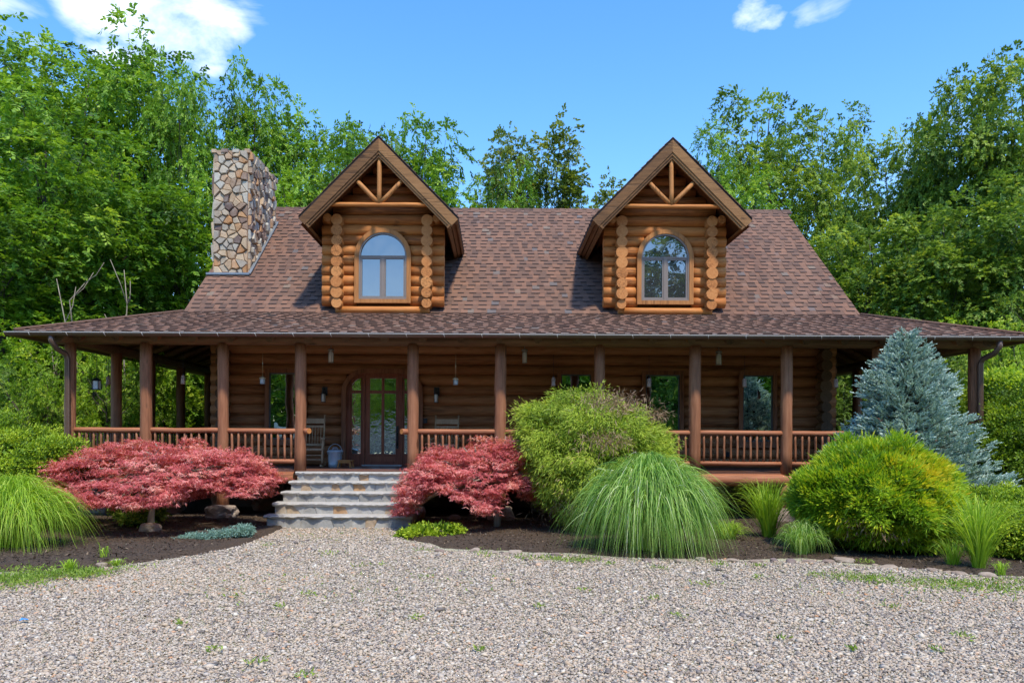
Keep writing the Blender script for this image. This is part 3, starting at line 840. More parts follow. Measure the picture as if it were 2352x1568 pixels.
def footing(x, y, big=1.0):
    mb = MB(); mb.log((x, y, .2), (x, y, .74), .115, 12, 2, .35, 0, 0); mb.build('pier', [MAT['post']], house)
    return rock_mesh('stone_footing', (x, y - .02, .15), (.25 * big, .24, .15), rr, rr.uniform(.3, .45), house, boxy=.8)
def rock_mesh(name, c, s, rng, tone, parent=None, boxy=.35, sub=2, origin=None):
    import bmesh
    bm = bmesh.new(); bmesh.ops.create_icosphere(bm, subdivisions=sub + 1, radius=1)
    sd = rng.randint(0, 9999)
    V = np.array([v.co[:] for v in bm.verts])
    mxn = np.abs(V).max(1, keepdims=True)
    V = V * (1 - boxy) + V / mxn * boxy * .92
    V = V * (1 + .13 * snoise(V, 2.2, sd)[:, None] + .06 * snoise(V, 6, sd + 1)[:, None])
    V = V * np.array(s) + np.array(c)
    if parent is not None: V = V - np.array(wloc(parent))
    org = None
    if parent is None:
        org = (c[0], c[1], 0); V = V - np.array(org)
    for v, q in zip(bm.verts, V): v.co = q
    me = bpy.data.meshes.new(name); bm.to_mesh(me); bm.free()
    me.materials.append(MAT['rock'])
    a = me.attributes.new('tone', 'FLOAT', 'FACE'); a.data.foreach_set('value', np.full(len(me.polygons), tone, dtype=np.float32))
    return link_mesh(name, me, parent, org)
for x, bg_ in zip(px_, (1, 1.2, 1.25, 1, 1, 1.1, 1, 1, 1.2, 1, 1)):
    if abs(x + 3.755) > .01: footing(x, YF, bg_)
for y in sidesY[:4]: footing(-8.17, y)
for x in (-4.9, -2, 1, 4, 6.6): footing(x, 16.0)

RZ, BZ = 1.716, 1.135
def railing(xa, xb, balusters=True, ya=YF, enda=0, endb=0):
    mb = MB(); mb.log((xa - .09 - enda, ya, RZ), (xb + .09 + endb, ya, RZ), .05, 12, 5, rr.uniform(.4, .6), 0, 1, wob=.02)
    mb.log((xa - .05, ya, BZ), (xb + .05, ya, BZ), .042, 10, 4, rr.uniform(.4, .6), 0, 1, wob=.02)
    rl = mb.build('railing', [MAT['rail'], MAT['end']], house)
    L = xb - xa - .22; n_ = max(1, int(round(L / .132)))
    if balusters:
        for k in range(n_):
            x = xa + .11 + L * (k + .5) / n_ + rr.uniform(-.006, .006)
            mb = MB(); mb.log((x, ya, BZ + .02), (x + rr.uniform(-.006, .006), ya, RZ - .02), .0225, 8, 4, rr.uniform(.2, .9), 0, 0, wob=.07, bend=.004)
            mb.build('baluster', MAT['post'], rl)
    else:
        mb = MB()
        for k in range(n_):
            x = xa + .11 + L * (k + .5) / n_
            mb.log((x, ya, BZ), (x, ya, RZ), .0225, 6, 2, rr.uniform(.2, .9))
        mb.build('balusters', MAT['post'], rl)
    return rl
bays = [(0, 1, True), (1, 2, True), (2, 3, True), (4, 5, True), (5, 6, False), (6, 7, True), (7, 8, True), (8, 9, True), (9, 10, False)]
for a, b, v_ in bays:
    rl_ = railing(px_[a], px_[b], v_)
    if a == 4 or b == 3:
        s_ = 1 if b == 3 else -1; xq = px_[b] if b == 3 else px_[a]
        mb = MB(); mb.log((xq + s_ * .06, YF, RZ), (xq + s_ * .20, YF - .13, RZ), .052, 14, 2, .5, 0, 1); mb.build('rail_stub', [MAT['rail'], MAT['end']], rl_)
for x, ys in ((-8.17, [YF] + sidesY), (9.13, [YF, 17.2, 19.1, 21.3, 23.4])):
    for ya, yb_ in zip(ys[:-1], ys[1:]):
        mb = MB(); mb.log((x, ya, RZ), (x, yb_, RZ), .05, 10, 3, .5); mb.log((x, ya, BZ), (x, yb_, BZ), .042, 8, 3, .5)
        n_ = int((yb_ - ya - .2) / .14)
        for k in range(n_):
            y = ya + .15 + (yb_ - ya - .3) * (k + .5) / n_
            mb.log((x, y, BZ), (x, y, RZ), .0225, 6, 2, rr.uniform(.2, .9))
        mb.build('side_railing', MAT['rail_y'], house)

# ---------------- chimney of fieldstone
def cells(w, h, n, seed, asp=1.0):
    r = random.Random(seed); pts = []
    nx = max(1, int(round(math.sqrt(n * w / h / asp)))); ny = max(1, int(round(n / nx)))
    for j in range(ny):
        for i in range(nx):
            pts.append(((i + .5 + r.uniform(-.48, .48) + (.25 if j % 2 else -.25)) * w / nx, (j + .5 + r.uniform(-.45, .45)) * h / ny))
    out = []
    for i, (px, py) in enumerate(pts):
        poly = [(0, 0), (w, 0), (w, h), (0, h)]
        nb = sorted(range(len(pts)), key=lambda k: (pts[k][0] - px) ** 2 + (pts[k][1] - py) ** 2)[1:15]
        for k in nb:
            qx, qy = pts[k]; mx_, my_ = (px + qx) / 2, (py + qy) / 2; nx_, ny_ = qx - px, qy - py
            res = []
            for a in range(len(poly)):
                p0, p1 = poly[a], poly[(a + 1) % len(poly)]
                d0 = (p0[0] - mx_) * nx_ + (p0[1] - my_) * ny_; d1 = (p1[0] - mx_) * nx_ + (p1[1] - my_) * ny_
                if d0 <= 0: res.append(p0)
                if (d0 < 0 < d1) or (d1 < 0 < d0):
                    t_ = d0 / (d0 - d1); res.append((p0[0] + (p1[0] - p0[0]) * t_, p0[1] + (p1[1] - p0[1]) * t_))
            poly = res
            if len(poly) < 3: break
        if len(poly) >= 3: out.append(poly)
    return out
def stone_face(mb, O, u, v, w, h, n, seed, gap=.014, t_=.05, asp=1.0, mi=0, jit=.35, tones=None):
    O = Vector(O); u = Vector(u); v = Vector(v); nn = u.cross(v).normalized(); r = random.Random(seed + 5)
    for poly in cells(w, h, n, seed, asp):
        cx_ = sum(p[0] for p in poly) / len(poly); cy_ = sum(p[1] for p in poly) / len(poly)
        sz = max(max(abs(p[0] - cx_), abs(p[1] - cy_)) for p in poly)
        if sz < .02: continue
        k1 = max(.3, 1 - gap / sz); k2 = max(.2, 1 - (gap + .022) / sz)
        th_ = t_ * r.uniform(1 - jit, 1 + jit)
        tx, ty = r.uniform(-.1, .1), r.uniform(-.1, .1)
        m_ = len(poly)
        def P(p, k, d):
            a, b = cx_ + (p[0] - cx_) * k, cy_ + (p[1] - cy_) * k
            return O + u * a + v * b + nn * (d + (a - cx_) * tx + (b - cy_) * ty if d > 0 else d)
        vs = [P(p, k1, -.01) for p in poly] + [P(p, k1, th_ * .6) for p in poly] + [P(p, k2, th_) for p in poly]
        fs = []
        for a in range(m_):
            b = (a + 1) % m_
            fs += [(a, b, m_ + b, m_ + a), (m_ + a, m_ + b, 2 * m_ + b, 2 * m_ + a)]
        fs.append(tuple(2 * m_ + a for a in range(m_)))
        mb.add(vs, fs, tones(r) if tones else r.random(), mi)
mb = MB()
cx0, cx1, cy0, cy1 = -6.88, -6.06, 18.27, 20.4
ZC = 8.52
mb.box(cx0, cx1, cy0, cy1, 0, ZC - .03, .5, 1)
zlow = 4.3
stone_face(mb, (cx0, cy0, zlow), (1, 0, 0), (0, 0, 1), cx1 - cx0, ZC - zlow, 120, 3, t_=.05, jit=.75, gap=.012)
stone_face(mb, (cx1, cy0, zlow), (0, 1, 0), (0, 0, 1), cy1 - cy0, ZC - zlow, 290, 4, t_=.055, jit=.75, gap=.012)
for k in range(22):
    a = k / 22 * 2 * (cx1 - cx0 + cy1 - cy0); w_, d_ = cx1 - cx0, cy1 - cy0
    if a < w_: q = (cx0 + a, cy0)
    elif a < w_ + d_: q = (cx1, cy0 + a - w_)
    elif a < 2 * w_ + d_: q = (cx1 - (a - w_ - d_), cy1)
    else: q = (cx0, cy1 - (a - 2 * w_ - d_))
    s_ = rr.uniform(.05, .085); h_ = rr.uniform(.0, .07)
    mb.box(q[0] - s_, q[0] + s_, q[1] - s_, q[1] + s_, ZC - .06, ZC + h_, rr.random(), 0)
stone_face(mb, (cx0, cy1, 0), (0, -1, 0), (0, 0, 1), cy1 - cy0, ZC, 300, 5)
stone_face(mb, (cx1, cy1, zlow), (-1, 0, 0), (0, 0, 1), cx1 - cx0, ZC - zlow, 88, 6)
mb.build('chimney', [MAT['chimney'], MAT['mortar']], house)
mb = MB(); zf = Z_BRK + (18.1 - YW) * .8247
mb.bar((-7.0, 18.12, zf + .06), (-5.96, 18.12, zf + .06), .1, .05); mb.bar((-5.97, 18.1, zf + .06), (-5.97, 20.4, zf + .06 + 2.3 * .8247), .07, .03)
mb.build('chimney_flashing', MAT['flash'], house)

# ---------------- dormers
def dormer(cx, seed):
    r = random.Random(seed)
    yw = YW + .05; hw = 1.36; sx = .99
    ZA, ZE, HE, yf = 8.02, 6.30, 1.70, 16.05
    sl = (ZA - ZE) / HE
    mb = MB()
    wz0, wzs, wr = 4.60, 5.61, .60
    z = 4.64
    while z < 7.75:
        lim = min(hw, (ZA - z) / sl - .22)
        if lim < .12: break
        seg = [(-lim, lim)]
        if z < wzs: q = wr
        elif z < wzs + wr: q = math.sqrt(wr * wr - (z - wzs) ** 2)
        else: q = 0
        if q > .05: seg = [(-lim, -q), (q, lim)]
        tn = r.uniform(.3, .8) if z < 6.5 else r.uniform(.0, .3)  # gable logs toned darker: shade under the roof overhang painted in
        for a, b in seg: mb.log((cx + a, yw, z), (cx + b, yw, z), .122, 14, 4, tn, 0, 1, rng=r)
        z += .2245
    mb.box(cx - .97, cx + .97, yw + .03, yw + .09, 4.5, 7.0, .1)
    wall = mb.build('dormer_wall', [MAT['gold'], MAT['end']], house)
    for s in (-1, 1):
        mb = MB(); z = 6.375; k = 0
        while z > 4.45:
            e_ = r.uniform(-.01, .02)
            yb_ = YW + (z - Z_BRK) / .8247 + .3
            ln = .30 if z > 4.62 else .27
            mb.log((cx + s * sx, yw - ln - e_ - k * .004, z), (cx + s * sx, max(yb_, yw + .3), z), .12 * (1 if z > 4.62 else .9) + r.uniform(-.004, .008), 14, 3, r.uniform(.3, .8), 0, 1, rng=r)
            z -= .228; k += 1
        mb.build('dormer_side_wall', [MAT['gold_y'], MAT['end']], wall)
    mb = MB(); mb.log((cx - 1.04, yw - .10, 4.43), (cx + 1.04, yw - .10, 4.43), .078, 12, 4, .8, 0, 1, rng=r); mb.build('sill_log', [MAT['gold'], MAT['end']], wall)
    # window
    def ring(mb, w_in, w_out, z0in, z0out, y0, y1, n_=18):
        o = [(-w_out, z0out)]; i = [(-w_in, z0in)]
        for k in range(n_ + 1):
            a = math.pi - math.pi * k / n_
            o.append((w_out * math.cos(a), wzs + w_out * math.sin(a))); i.append((w_in * math.cos(a), wzs + w_in * math.sin(a)))
        o.append((w_out, z0out)); i.append((w_in, z0in)); m_ = len(o)
        vs = [(cx + x, y0, z) for x, z in o] + [(cx + x, y0, z) for x, z in i] + [(cx + x, y1, z) for x, z in o] + [(cx + x, y1, z) for x, z in i]
        fs = []
        for k in range(m_):
            k2 = (k + 1) % m_
            fs += [(k, k2, m_ + k2, m_ + k), (k2, k, 2 * m_ + k, 2 * m_ + k2), (m_ + k, m_ + k2, 3 * m_ + k2, 3 * m_ + k)]
        mb.add(vs, fs)
    mb = MB(); ring(mb, .53, .625, 4.66, 4.575, yw - .165, yw + .05); win = mb.build('dormer_window', MAT['arch'], house)
    mb = MB(); ring(mb, .495, .532, 4.695, 4.658, yw - .145, yw + .04)
    mb.box(cx - .495, cx + .495, yw - .14, yw, wzs - .018, wzs + .018)
    mb.box(cx - .03, cx + .03, yw - .143, yw, 4.695, wzs - .018)
    for s in (-1, 1):
        a, b = (cx - .495, cx - .03) if s < 0 else (cx + .03, cx + .495)
        k = .035; y0 = yw - .13
        mb.box(a, a + k, y0, yw, 4.695, wzs - .018); mb.box(b - k, b, y0, yw, 4.695, wzs - .018)
        mb.box(a + k, b - k, y0, yw, 4.695, 4.695 + k); mb.box(a + k, b - k, y0, yw, wzs - .018 - k, wzs - .018)
    mb.build('frame', MAT['frame'], win)
    for (a, b) in ((cx - .46, cx - .065), (cx + .065, cx + .46)):
        mb = MB(); mb.box(a, b, yw - .10, yw - .09, 4.73, wzs - .053); mb.build('pane', MAT['glassup'], win)
    mb = MB(); vs = [(cx + .495 * math.cos(math.pi * k / 20), yw - .10, wzs + .018 + .48 * math.sin(math.pi * k / 20)) for k in range(21)]
    mb.add(vs, [tuple(reversed(range(21)))]); mb.build('arched_pane', MAT['glassup'], win)
    # roof
    mb = MB()
    yb2 = Y_RIDGE - .02
    rng = random.Random(seed + 3)
    Ls = math.hypot(HE, ZA - ZE)
    for s in (-1, 1):
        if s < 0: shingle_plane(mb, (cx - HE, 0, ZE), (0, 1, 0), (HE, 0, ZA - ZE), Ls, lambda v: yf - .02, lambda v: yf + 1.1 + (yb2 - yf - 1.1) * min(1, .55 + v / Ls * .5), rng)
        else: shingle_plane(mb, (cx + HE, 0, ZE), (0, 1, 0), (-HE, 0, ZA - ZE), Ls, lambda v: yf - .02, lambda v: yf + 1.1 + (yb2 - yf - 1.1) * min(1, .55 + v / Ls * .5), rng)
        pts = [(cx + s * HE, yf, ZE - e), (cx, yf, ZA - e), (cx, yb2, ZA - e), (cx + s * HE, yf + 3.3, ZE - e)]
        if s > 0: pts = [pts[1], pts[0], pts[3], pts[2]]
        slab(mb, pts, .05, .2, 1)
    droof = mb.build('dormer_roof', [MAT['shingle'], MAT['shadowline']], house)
    # rake boards: wide outer board, narrow inner mouldings, return along the eave
    mb = MB()
    nx_, nz_ = sl / math.hypot(1, sl), 1 / math.hypot(1, sl)       # outward normal of right slope
    def rake(mb, off0, off1, y0, y1, top=0.0):
        for s in (-1, 1):
            a0, a1 = off0 / nz_, off1 / nz_
            def pt(off, end):       # intersection at centre line / at the eave cut (square to the slope)
                if not end: return (cx, ZA - .05 - off / nz_)
                return (cx + s * (HE - .0 - off * nx_), ZE - .05 - off * nz_)
            q = [pt(off0, 0), pt(off0, 1), pt(off1, 1), pt(off1, 0)]
            if s < 0: q = q[::-1]
            q = q[::-1]
            mb.prism(q, y0, y1, .5 + .3 * s)
    rake(mb, .0, .185, yf - .0, yf + .05); mb2 = MB()
    rake(mb, .185, .23, yf + .02, yf + .07); rake(mb, .23, .275, yf + .045, yf + .09)
    for s in (-1, 1):                                             # eave boards running back
        for (o0, o1, ins) in ((.0, .185, 0), (.185, .275, .03)):
            xa = cx + s * (HE - o0 * nx_ - ins * nz_); za = ZE - .05 - o0 * nz_
            xb = cx + s * (HE - o1 * nx_ - ins * nz_); zb_ = ZE - .05 - o1 * nz_
            d = Vector((-s * nz_, 0, nx_)) * .04
            vs = [Vector((xa, yf + .001, za)), Vector((xb, yf + .001, zb_)), Vector((xb, yf + 3.1, zb_)), Vector((xa, yf + 3.1, za))]
            vs += [q + d for q in vs]
            mb.add(vs, [(0, 1, 2, 3), (7, 6, 5, 4), (0, 4, 5, 1), (1, 5, 6, 2), (2, 6, 7, 3), (3, 7, 4, 0)], .3)
    mb.build('rake_board', MAT['trim'], droof)
    mb = MB()
    for s in (-1, 1):                                             # soffit: boards under the overhang
        oo = .10
        vs = [(cx, yf + .06, ZA - .05 - oo / nz_), (cx + s * (HE - .03), yf + .06, ZE + .03 * sl - .05 - oo / nz_), (cx + s * (HE - .03), yf + 3.2, ZE + .03 * sl - .05 - oo / nz_), (cx, yb2, ZA - .05 - oo / nz_)]
        mb.add(vs, [(0, 1, 2, 3)])
    mb.build('soffit', MAT['soffit'], droof)
    # purlin ends under the eaves
    for s in (-1, 1):
        mb = MB(); mb.log((cx + s * 1.2, yw - .3, 6.42), (cx + s * 1.2, yw + 2.2, 6.42), .09, 10, 2, .4, 0, 1, rng=r); mb.build('purlin', [MAT['gold_y'], MAT['end']], droof)
    # truss of peeled poles
    yt = yf + .12; zt_ = 6.585
    mb = MB(); w_ = (ZA - zt_ - .37) / sl
    mb.log((cx - w_ - .1, yt, zt_), (cx + w_ + .1, yt, zt_), .046, 10, 4, .7, rng=r)
    tr = mb.build('truss', [MAT['gold'], MAT['end']], droof)
    mb = MB(); mb.log((cx, yt, zt_ + .03), (cx, yt, ZA - .36), .05, 10, 4, .6, rng=r); mb.build('king_post', [MAT['arch']], droof)
    for s in (-1, 1):
        mb = MB(); mb.log((cx + s * .04, yt, zt_ + .06), (cx + s * .47, yt, zt_ + .50), .048, 10, 3, .6, rng=r); mb.build('brace', [MAT['arch']], droof)
dormer(-2.55, 31)
dormer(3.72, 47)

# ------------------------------------------------------------------ stone steps
st = tag(empty('stone_steps', (-2.75, 13.8, 0)), 'five grey stone steps with bluestone treads leading up to the porch', 'steps')
TR = [(14.22, .945, -3.80, -1.62), (13.97, .78, -3.86, -1.58), (13.70, .602, -3.93, -1.54), (13.43, .424, -4.0, -1.5), (13.14, .232, -4.06, -1.46)]
yback = YF - .05
for i, (y, z, xa, xb) in enumerate(TR):
    zlow = TR[i + 1][1] - .045 if i < 4 else -.03
    mb = MB(); mb.box(xa + .04, xb - .04, y + .045, yback + .3, zlow - .02, z - .045, .5, 1)
    stone_face(mb, (xa + .04, y + .05, max(zlow + .0, -.01)), (1, 0, 0), (0, 0, 1), xb - xa - .08, z - .045 - max(zlow, -.01), 15 if i else 12, 60 + i, gap=.008, t_=.012, asp=1.6, jit=.3, tones=lambda r: r.uniform(0, .78) if r.random() < .85 else r.uniform(.9, 1))
    for xs_, uu in ((xa + .04, (0, -1, 0)), (xb - .04, (0, 1, 0))):
        L = yback - y
        o_ = (xs_, yback, max(zlow, -.01)) if uu[1] < 0 else (xs_, y + .05, max(zlow, -.01))
        stone_face(mb, o_, uu, (0, 0, 1), max(.1, L - .05), z - .045 - max(zlow, -.01), 4 + i * 3, 80 + i, gap=.008, t_=.012, asp=1.6)
    mb.build('riser', [MAT['bluestone'], MAT['greymortar']], st)
    # tread slabs with a rough chiselled nose
    mb = MB(); rr2 = random.Random(90 + i); n_ = 44; cuts = sorted(rr2.uniform(.2, .8) for _ in range(2))
    vs = []; fs = []
    yb_ = min(y + .36, yback + .15)
    for k in range(n_ + 1):
        t_ = k / n_; x = xa + (xb - xa) * t_
        a = .012 * math.sin(k * .9 + i) + rr2.uniform(-.010, .010); b = rr2.uniform(-.008, .008)
        vs += [(x, y + a, z - .006 + rr2.uniform(-.003, .003)), (x, y - .012 + a + b, z - .026 + b), (x, y + .02 + a * .5, z - .055 + rr2.uniform(-.012, .008)), (x, yb_, z), (x, y + .03, z + .001)]
    for k in range(n_):
        q = k * 5; w = q + 5
        fs += [(q, w, w + 4, q + 4), (q + 4, w + 4, w + 3, q + 3), (q + 1, w + 1, w, q), (q + 2, w + 2, w + 1, q + 1), (q + 3, w + 3, w + 2, q + 2)]
    fs += [(0, 4, 3, 2, 1), tuple(n_ * 5 + j for j in (1, 2, 3, 4, 0))]
    mb.add(vs, fs, .5)
    mb.build('tread', MAT['tread'], st)
#PART3
# ------------------------------------------------------------------ porch things
def copies(proto, spots, labels):
    for i, (loc, rz) in enumerate(spots):
        o = proto if i == 0 else copy_tree(proto)
        o.location = loc; o.rotation_euler = (0, 0, rz)
        if labels: o['label'] = labels[i]
def hung(px, py, Y, ztop=3.36):
    q = at(px, py, Y); return Vector((q.x, Y, q.z))
# copper wind bells: origin at the bell's bottom
def make_bell():
    r_ = tag(empty('wind_bell'), '', 'wind bell', 'copper wind bells hung along the porch')
    mb = MB(); mb.lathe([(.012, .17), (.03, .165), (.034, .15), (.042, .02), (.046, .0), (.040, .0), (.036, .14), (.0, .15)], n=14); mb.build('bell_cup', MAT['copper'], r_, local=True)
    mb = MB(); mb.tube([(0, 0, .165), (0, 0, .20)], .012, 8); mb.tube([(0, 0, .19), (0, 0, .62)], .0035, 5); mb.build('cord', MAT['black'], r_, local=True)
    mb = MB(); mb.tube([(0, 0, .12), (0, 0, .02)], .008, 6); mb.build('clapper', MAT['black'], r_, local=True)
    return r_
BELLS = [(420.5, 882, 14.55, 'copper bell on a cord between the second and third left porch posts'),
         (249, 883, 15.2, 'dark copper bell hanging just left of a rear side porch post, beside the frosted lantern'),
         (1271, 887, 14.55, 'copper bell on a cord above the drooping cypress mound'),
         (1490.5, 889, 14.55, 'copper bell hanging in front of the window right of the cypress mound'),
         (1710, 889, 14.55, 'copper bell hanging in front of the rightmost front window'),
         (1920, 890, 14.55, 'copper bell hanging in the gap left of the blue spruce')]
bell = make_bell()
copies(bell, [(hung(a, b, c), 0) for a, b, c, d in BELLS], [d for a, b, c, d in BELLS])
def make_small_lantern():
    r_ = tag(empty('hanging_lantern'), '', 'lantern', 'small brass lanterns hung along the porch')
    mb = MB(); mb.lathe([(.0, .150), (.02, .145), (.062, .118), (.062, .108), (.0, .108)], n=14); mb.build('lid', MAT['brass'], r_, local=True)
    mb = MB(); mb.lathe([(.0, .0), (.048, .0), (.048, .014), (.0, .014)], n=14)
    for k in range(6):
        a = k * math.pi / 3; mb.bar((.043 * math.cos(a), .043 * math.sin(a), .01), (.043 * math.cos(a), .043 * math.sin(a), .112), .010, .010)
    mb.build('cage', MAT['pewter'], r_, local=True)
    mb = MB(); mb.lathe([(.0, .015), (.030, .015), (.030, .10), (0, .105)], n=10); mb.build('candle_glass', MAT['milk'], r_, local=True)
    mb = MB(); mb.tube([(0, 0, .148), (0, 0, .60)], .003, 5); mb.build('cord', MAT['brass'], r_, local=True)
    return r_
sl_ = make_small_lantern()
copies(sl_, [(hung(603, 882, 14.6), 0), (hung(1046.5, 884, 14.6), .3)],
       ['small brass candle lantern on a cord by the window left of the front door', 'small brass candle lantern on a cord right of the front door'])
# frosted box lantern at the far left
bl_ = tag(empty('box_lantern', hung(222, 895, 15.0)), 'black square lantern with frosted panes hanging at the left end of the porch', 'lantern')
mb = MB()
for sx in (-.058, .058):
    for sy in (-.058, .058): mb.bar((sx, sy, .01), (sx, sy, .185), .012, .012)
mb.box(-.068, .068, -.068, .068, 0, .014); mb.box(-.068, .068, -.068, .068, .18, .19)
mb.add([(-.075, -.075, .19), (.075, -.075, .19), (.075, .075, .19), (-.075, .075, .19), (0, 0, .25)], [(0, 1, 4), (1, 2, 4), (2, 3, 4), (3, 0, 4), (3, 2, 1, 0)])
mb.tube([(0, 0, .24), (0, 0, .75)], .004, 5)
mb.build('housing', MAT['black'], bl_, local=True)
mb = MB(); mb.box(-.05, .05, -.05, .05, .016, .178); mb.build('frosted_panes', MAT['milk'], bl_, local=True)
# ceiling lights
def make_ceiling_light():
    r_ = tag(empty('ceiling_light'), '', 'porch light', 'ceiling lights under the porch roof')
    mb = MB(); mb.lathe([(0, .62), (.05, .62), (.05, .60), (.008, .60), (.008, .30), (.06, .29), (.065, .25), (0, .25)], n=14); mb.lathe([(0, 0), (.055, 0), (.055, .012), (0, .012)], n=14)
    for k in range(4): a = k * math.pi / 2 + .4; mb.bar((.056 * math.cos(a), .056 * math.sin(a), 0), (.056 * math.cos(a), .056 * math.sin(a), .26), .007, .007)
    mb.build('fitting', MAT['pewter'], r_, local=True)
    mb = MB(); mb.lathe([(0, .012), (.048, .012), (.048, .2), (.03, .24), (0, .245)], n=14); mb.build('glass_shade', MAT['milk'], r_, local=True)
    return r_
cl_ = make_ceiling_light()
copies(cl_, [(hung(760, 833, 15.7), 0), (hung(1205, 834, 15.7), .5), (hung(1651, 838, 15.7), 1)],
       ['glass porch ceiling light left of the front door', 'glass porch ceiling light above the right red maple, mid porch', 'glass porch ceiling light above the right stretch of railing'])
# wall sconces, parts of nothing: screwed to the wall by the door
def make_sconce():
    r_ = tag(empty('wall_sconce'), '', 'wall light', 'wall sconces beside the front door')
    mb = MB(); mb.lathe([(0, .0), (.07, .0), (.07, .02), (0, .022)], n=16)
    mb = MB(); mb.box(-.06, .06, -.02, .012, .16, .34); mb.tube([(0, -.01, .27), (0, -.08, .31), (0, -.13, .27), (0, -.13, .21)], .012, 8)
    mb.lathe([(.0, .225), (.05, .205), (.055, .19), (0, .19)], (0, -.13, 0), 12); mb.lathe([(0, 0), (.052, 0), (.052, .012), (0, .012)], (0, -.13, 0), 12)
    for k in range(4): a = k * math.pi / 2 + .6; mb.bar((.05 * math.cos(a), -.13 + .05 * math.sin(a), 0), (.05 * math.cos(a), -.13 + .05 * math.sin(a), .2), .007, .007)
    mb.build('bracket', MAT['black'], r_, local=True)
    mb = MB(); mb.lathe([(0, .012), (.040, .012), (.040, .18), (0, .185)], (0, -.13, 0), 12); mb.build('glass_shade', MAT['milk'], r_, local=True)
    return r_
sc_ = make_sconce()
copies(sc_, [(at(746, 924, YW - .13), 0), (at(1003, 925, YW - .13), 0)], ['black iron wall sconce with a glass jar left of the front door', 'black iron wall sconce with a glass jar right of the front door'])
# outlets
for (x, y, lb) in ((977, 966, 'small black outlet box on the log wall right of the front door'), (1671, 1043, 'small black outlet box low on the wall behind the right railing')):
    q = at(x, y, YW - .135); mb = MB(); mb.box(-.04, .04, -.03, .03, -.055, .055); mb.box(-.024, .024, -.034, -.03, -.035, .035, .9)
    o = mb.build('outlet_box', MAT['black'], None, (q.x, q.y, q.z)); 
    for v in o.data.vertices: v.co = v.co + Vector((q.x, q.y, q.z))
    tag(o, lb, 'outlet')
# galvanised can with lid and bail
q = at(769.5, 1071, 15.85)
can = tag(empty('ash_can', (q.x, 15.85, DECK)), 'galvanised steel can with lid and wire handle beside the front door', 'can')
mb = MB(); mb.lathe([(0, 0), (.125, 0), (.13, .012), (.135, .05), (.139, .06), (.136, .07), (.150, .30), (.154, .31), (.152, .33), (.0, .33)], n=24); mb.build('bucket', MAT['galv'], can, local=True)
mb = MB(); mb.lathe([(.165, .315), (.17, .325), (.165, .345), (.12, .365), (.04, .38), (0, .382)], n=24)
mb.tube([(-.05, 0, .375), (-.04, 0, .41), (.04, 0, .41), (.05, 0, .375)], .009, 8); mb.build('lid', MAT['galv'], can, local=True)
mb = MB(); mb.tube([(-.158 * math.cos(a * math.pi / 12), .0, .27 + .22 * math.sin(a * math.pi / 12)) for a in range(13)], .005, 6); mb.build('handle', MAT['galv'], can, local=True)
can.rotation_euler = (0, 0, .25)
# step stool
q = at(794, 1071, 15.7)
stl = tag(empty('step_stool', (q.x, 15.7, DECK)), 'little honey coloured wooden step stool in front of the door side light', 'stool')
mb = MB(); mb.box(-.15, .15, -.09, .09, .135, .16); mb.build('seat', MAT['stoolwood'], stl, local=True)
for s in (-1, 1):
    for t_ in (-1, 1):
        mb = MB(); mb.bar((s * .115, t_ * .07, .136), (s * .145, t_ * .08, 0), .035, .028); mb.build('leg', MAT['stoolwood'], stl, local=True)
mb = MB(); mb.box(-.11, .11, -.082, -.07, .095, .134); mb.build('apron', MAT['stoolwood'], stl, local=True)
stl.rotation_euler = (0, 0, -.2)
# rocking chairs: faces -y, origin on the floor
def make_rocker():
    r_ = tag(empty('rocking_chair'), '', 'rocking chair', 'rocking chairs on the porch')
    m_ = MAT['chairwood']
    mb = MB()
    for k in range(9):
        x = -.24 + k * .06; mb.bar((x, -.24, .385), (x, .22, .36), .045, .016)
    mb.bar((-.27, -.25, .375), (.27, -.25, .375), .03, .04); mb.build('seat', m_, r_, local=True)
    for s in (-1, 1):
        mb = MB(); mb.tube([(s * .24, .20, .10), (s * .245, .24, .40), (s * .25, .34, .80), (s * .25, .41, 1.10)], [.018, .02, .018, .014], 8); mb.lathe([(0, .04), (.016, .02), (.012, 0)], (s * .25, .41, 1.09), 8); mb.build('back_post', m_, r_, local=True)
        mb = MB(); mb.tube([(s * .27, -.24, .08), (s * .27, -.24, .2), (s * .27, -.23, .36), (s * .28, -.24, .58)], [.016, .024, .018, .016], 8); mb.build('front_leg', m_, r_, local=True)
        mb = MB(); mb.bar((s * .29, -.30, .60), (s * .26, .28, .62), .07, .022); mb.build('armrest', m_, r_, local=True)
        mb = MB(); pts = [(s * .26, y, .02 + .14 * (y * y)) for y in [-.42 + .1 * k for k in range(11)]]
        for a, b in zip(pts[:-1], pts[1:]): mb.bar(a, b, .025, .045)
        mb.build('rocker', m_, r_, local=True)
    mb = MB()
    for z, y in ((.16, -.24), (.25, -.24)): mb.tube([(-.27, y, z), (.27, y, z)], .011, 6)
    for s in (-1, 1):
        for z in (.15, .24): mb.tube([(s * .27, -.24, z), (s * .24, .2, z + .02)], .011, 6)
    mb.build('stretchers', m_, r_, local=True)
    mb = MB(); mb.bar((-.25, .385, .98), (.25, .385, .98), .02, .11, up=(0, .3, 1)); mb.build('top_rail', m_, r_, local=True); mb = MB(); mb.bar((-.25, .355, .86), (.25, .355, .86), .02, .05); mb.build('back_rail', m_, r_, local=True); mb = MB(); mb.bar((-.24, .26, .47), (.24, .26, .47), .02, .05); mb.build('back_rail', m_, r_, local=True)
    for k in range(7):
        x = -.18 + .06 * k; mb = MB(); mb.tube([(x, .265, .49), (x, .35, .86)], .008, 6); mb.build('spindle', m_, r_, local=True)
    return r_
rk = make_rocker()
qa, qb = at(712, 1071, 15.95), at(1021, 1071, 15.95)
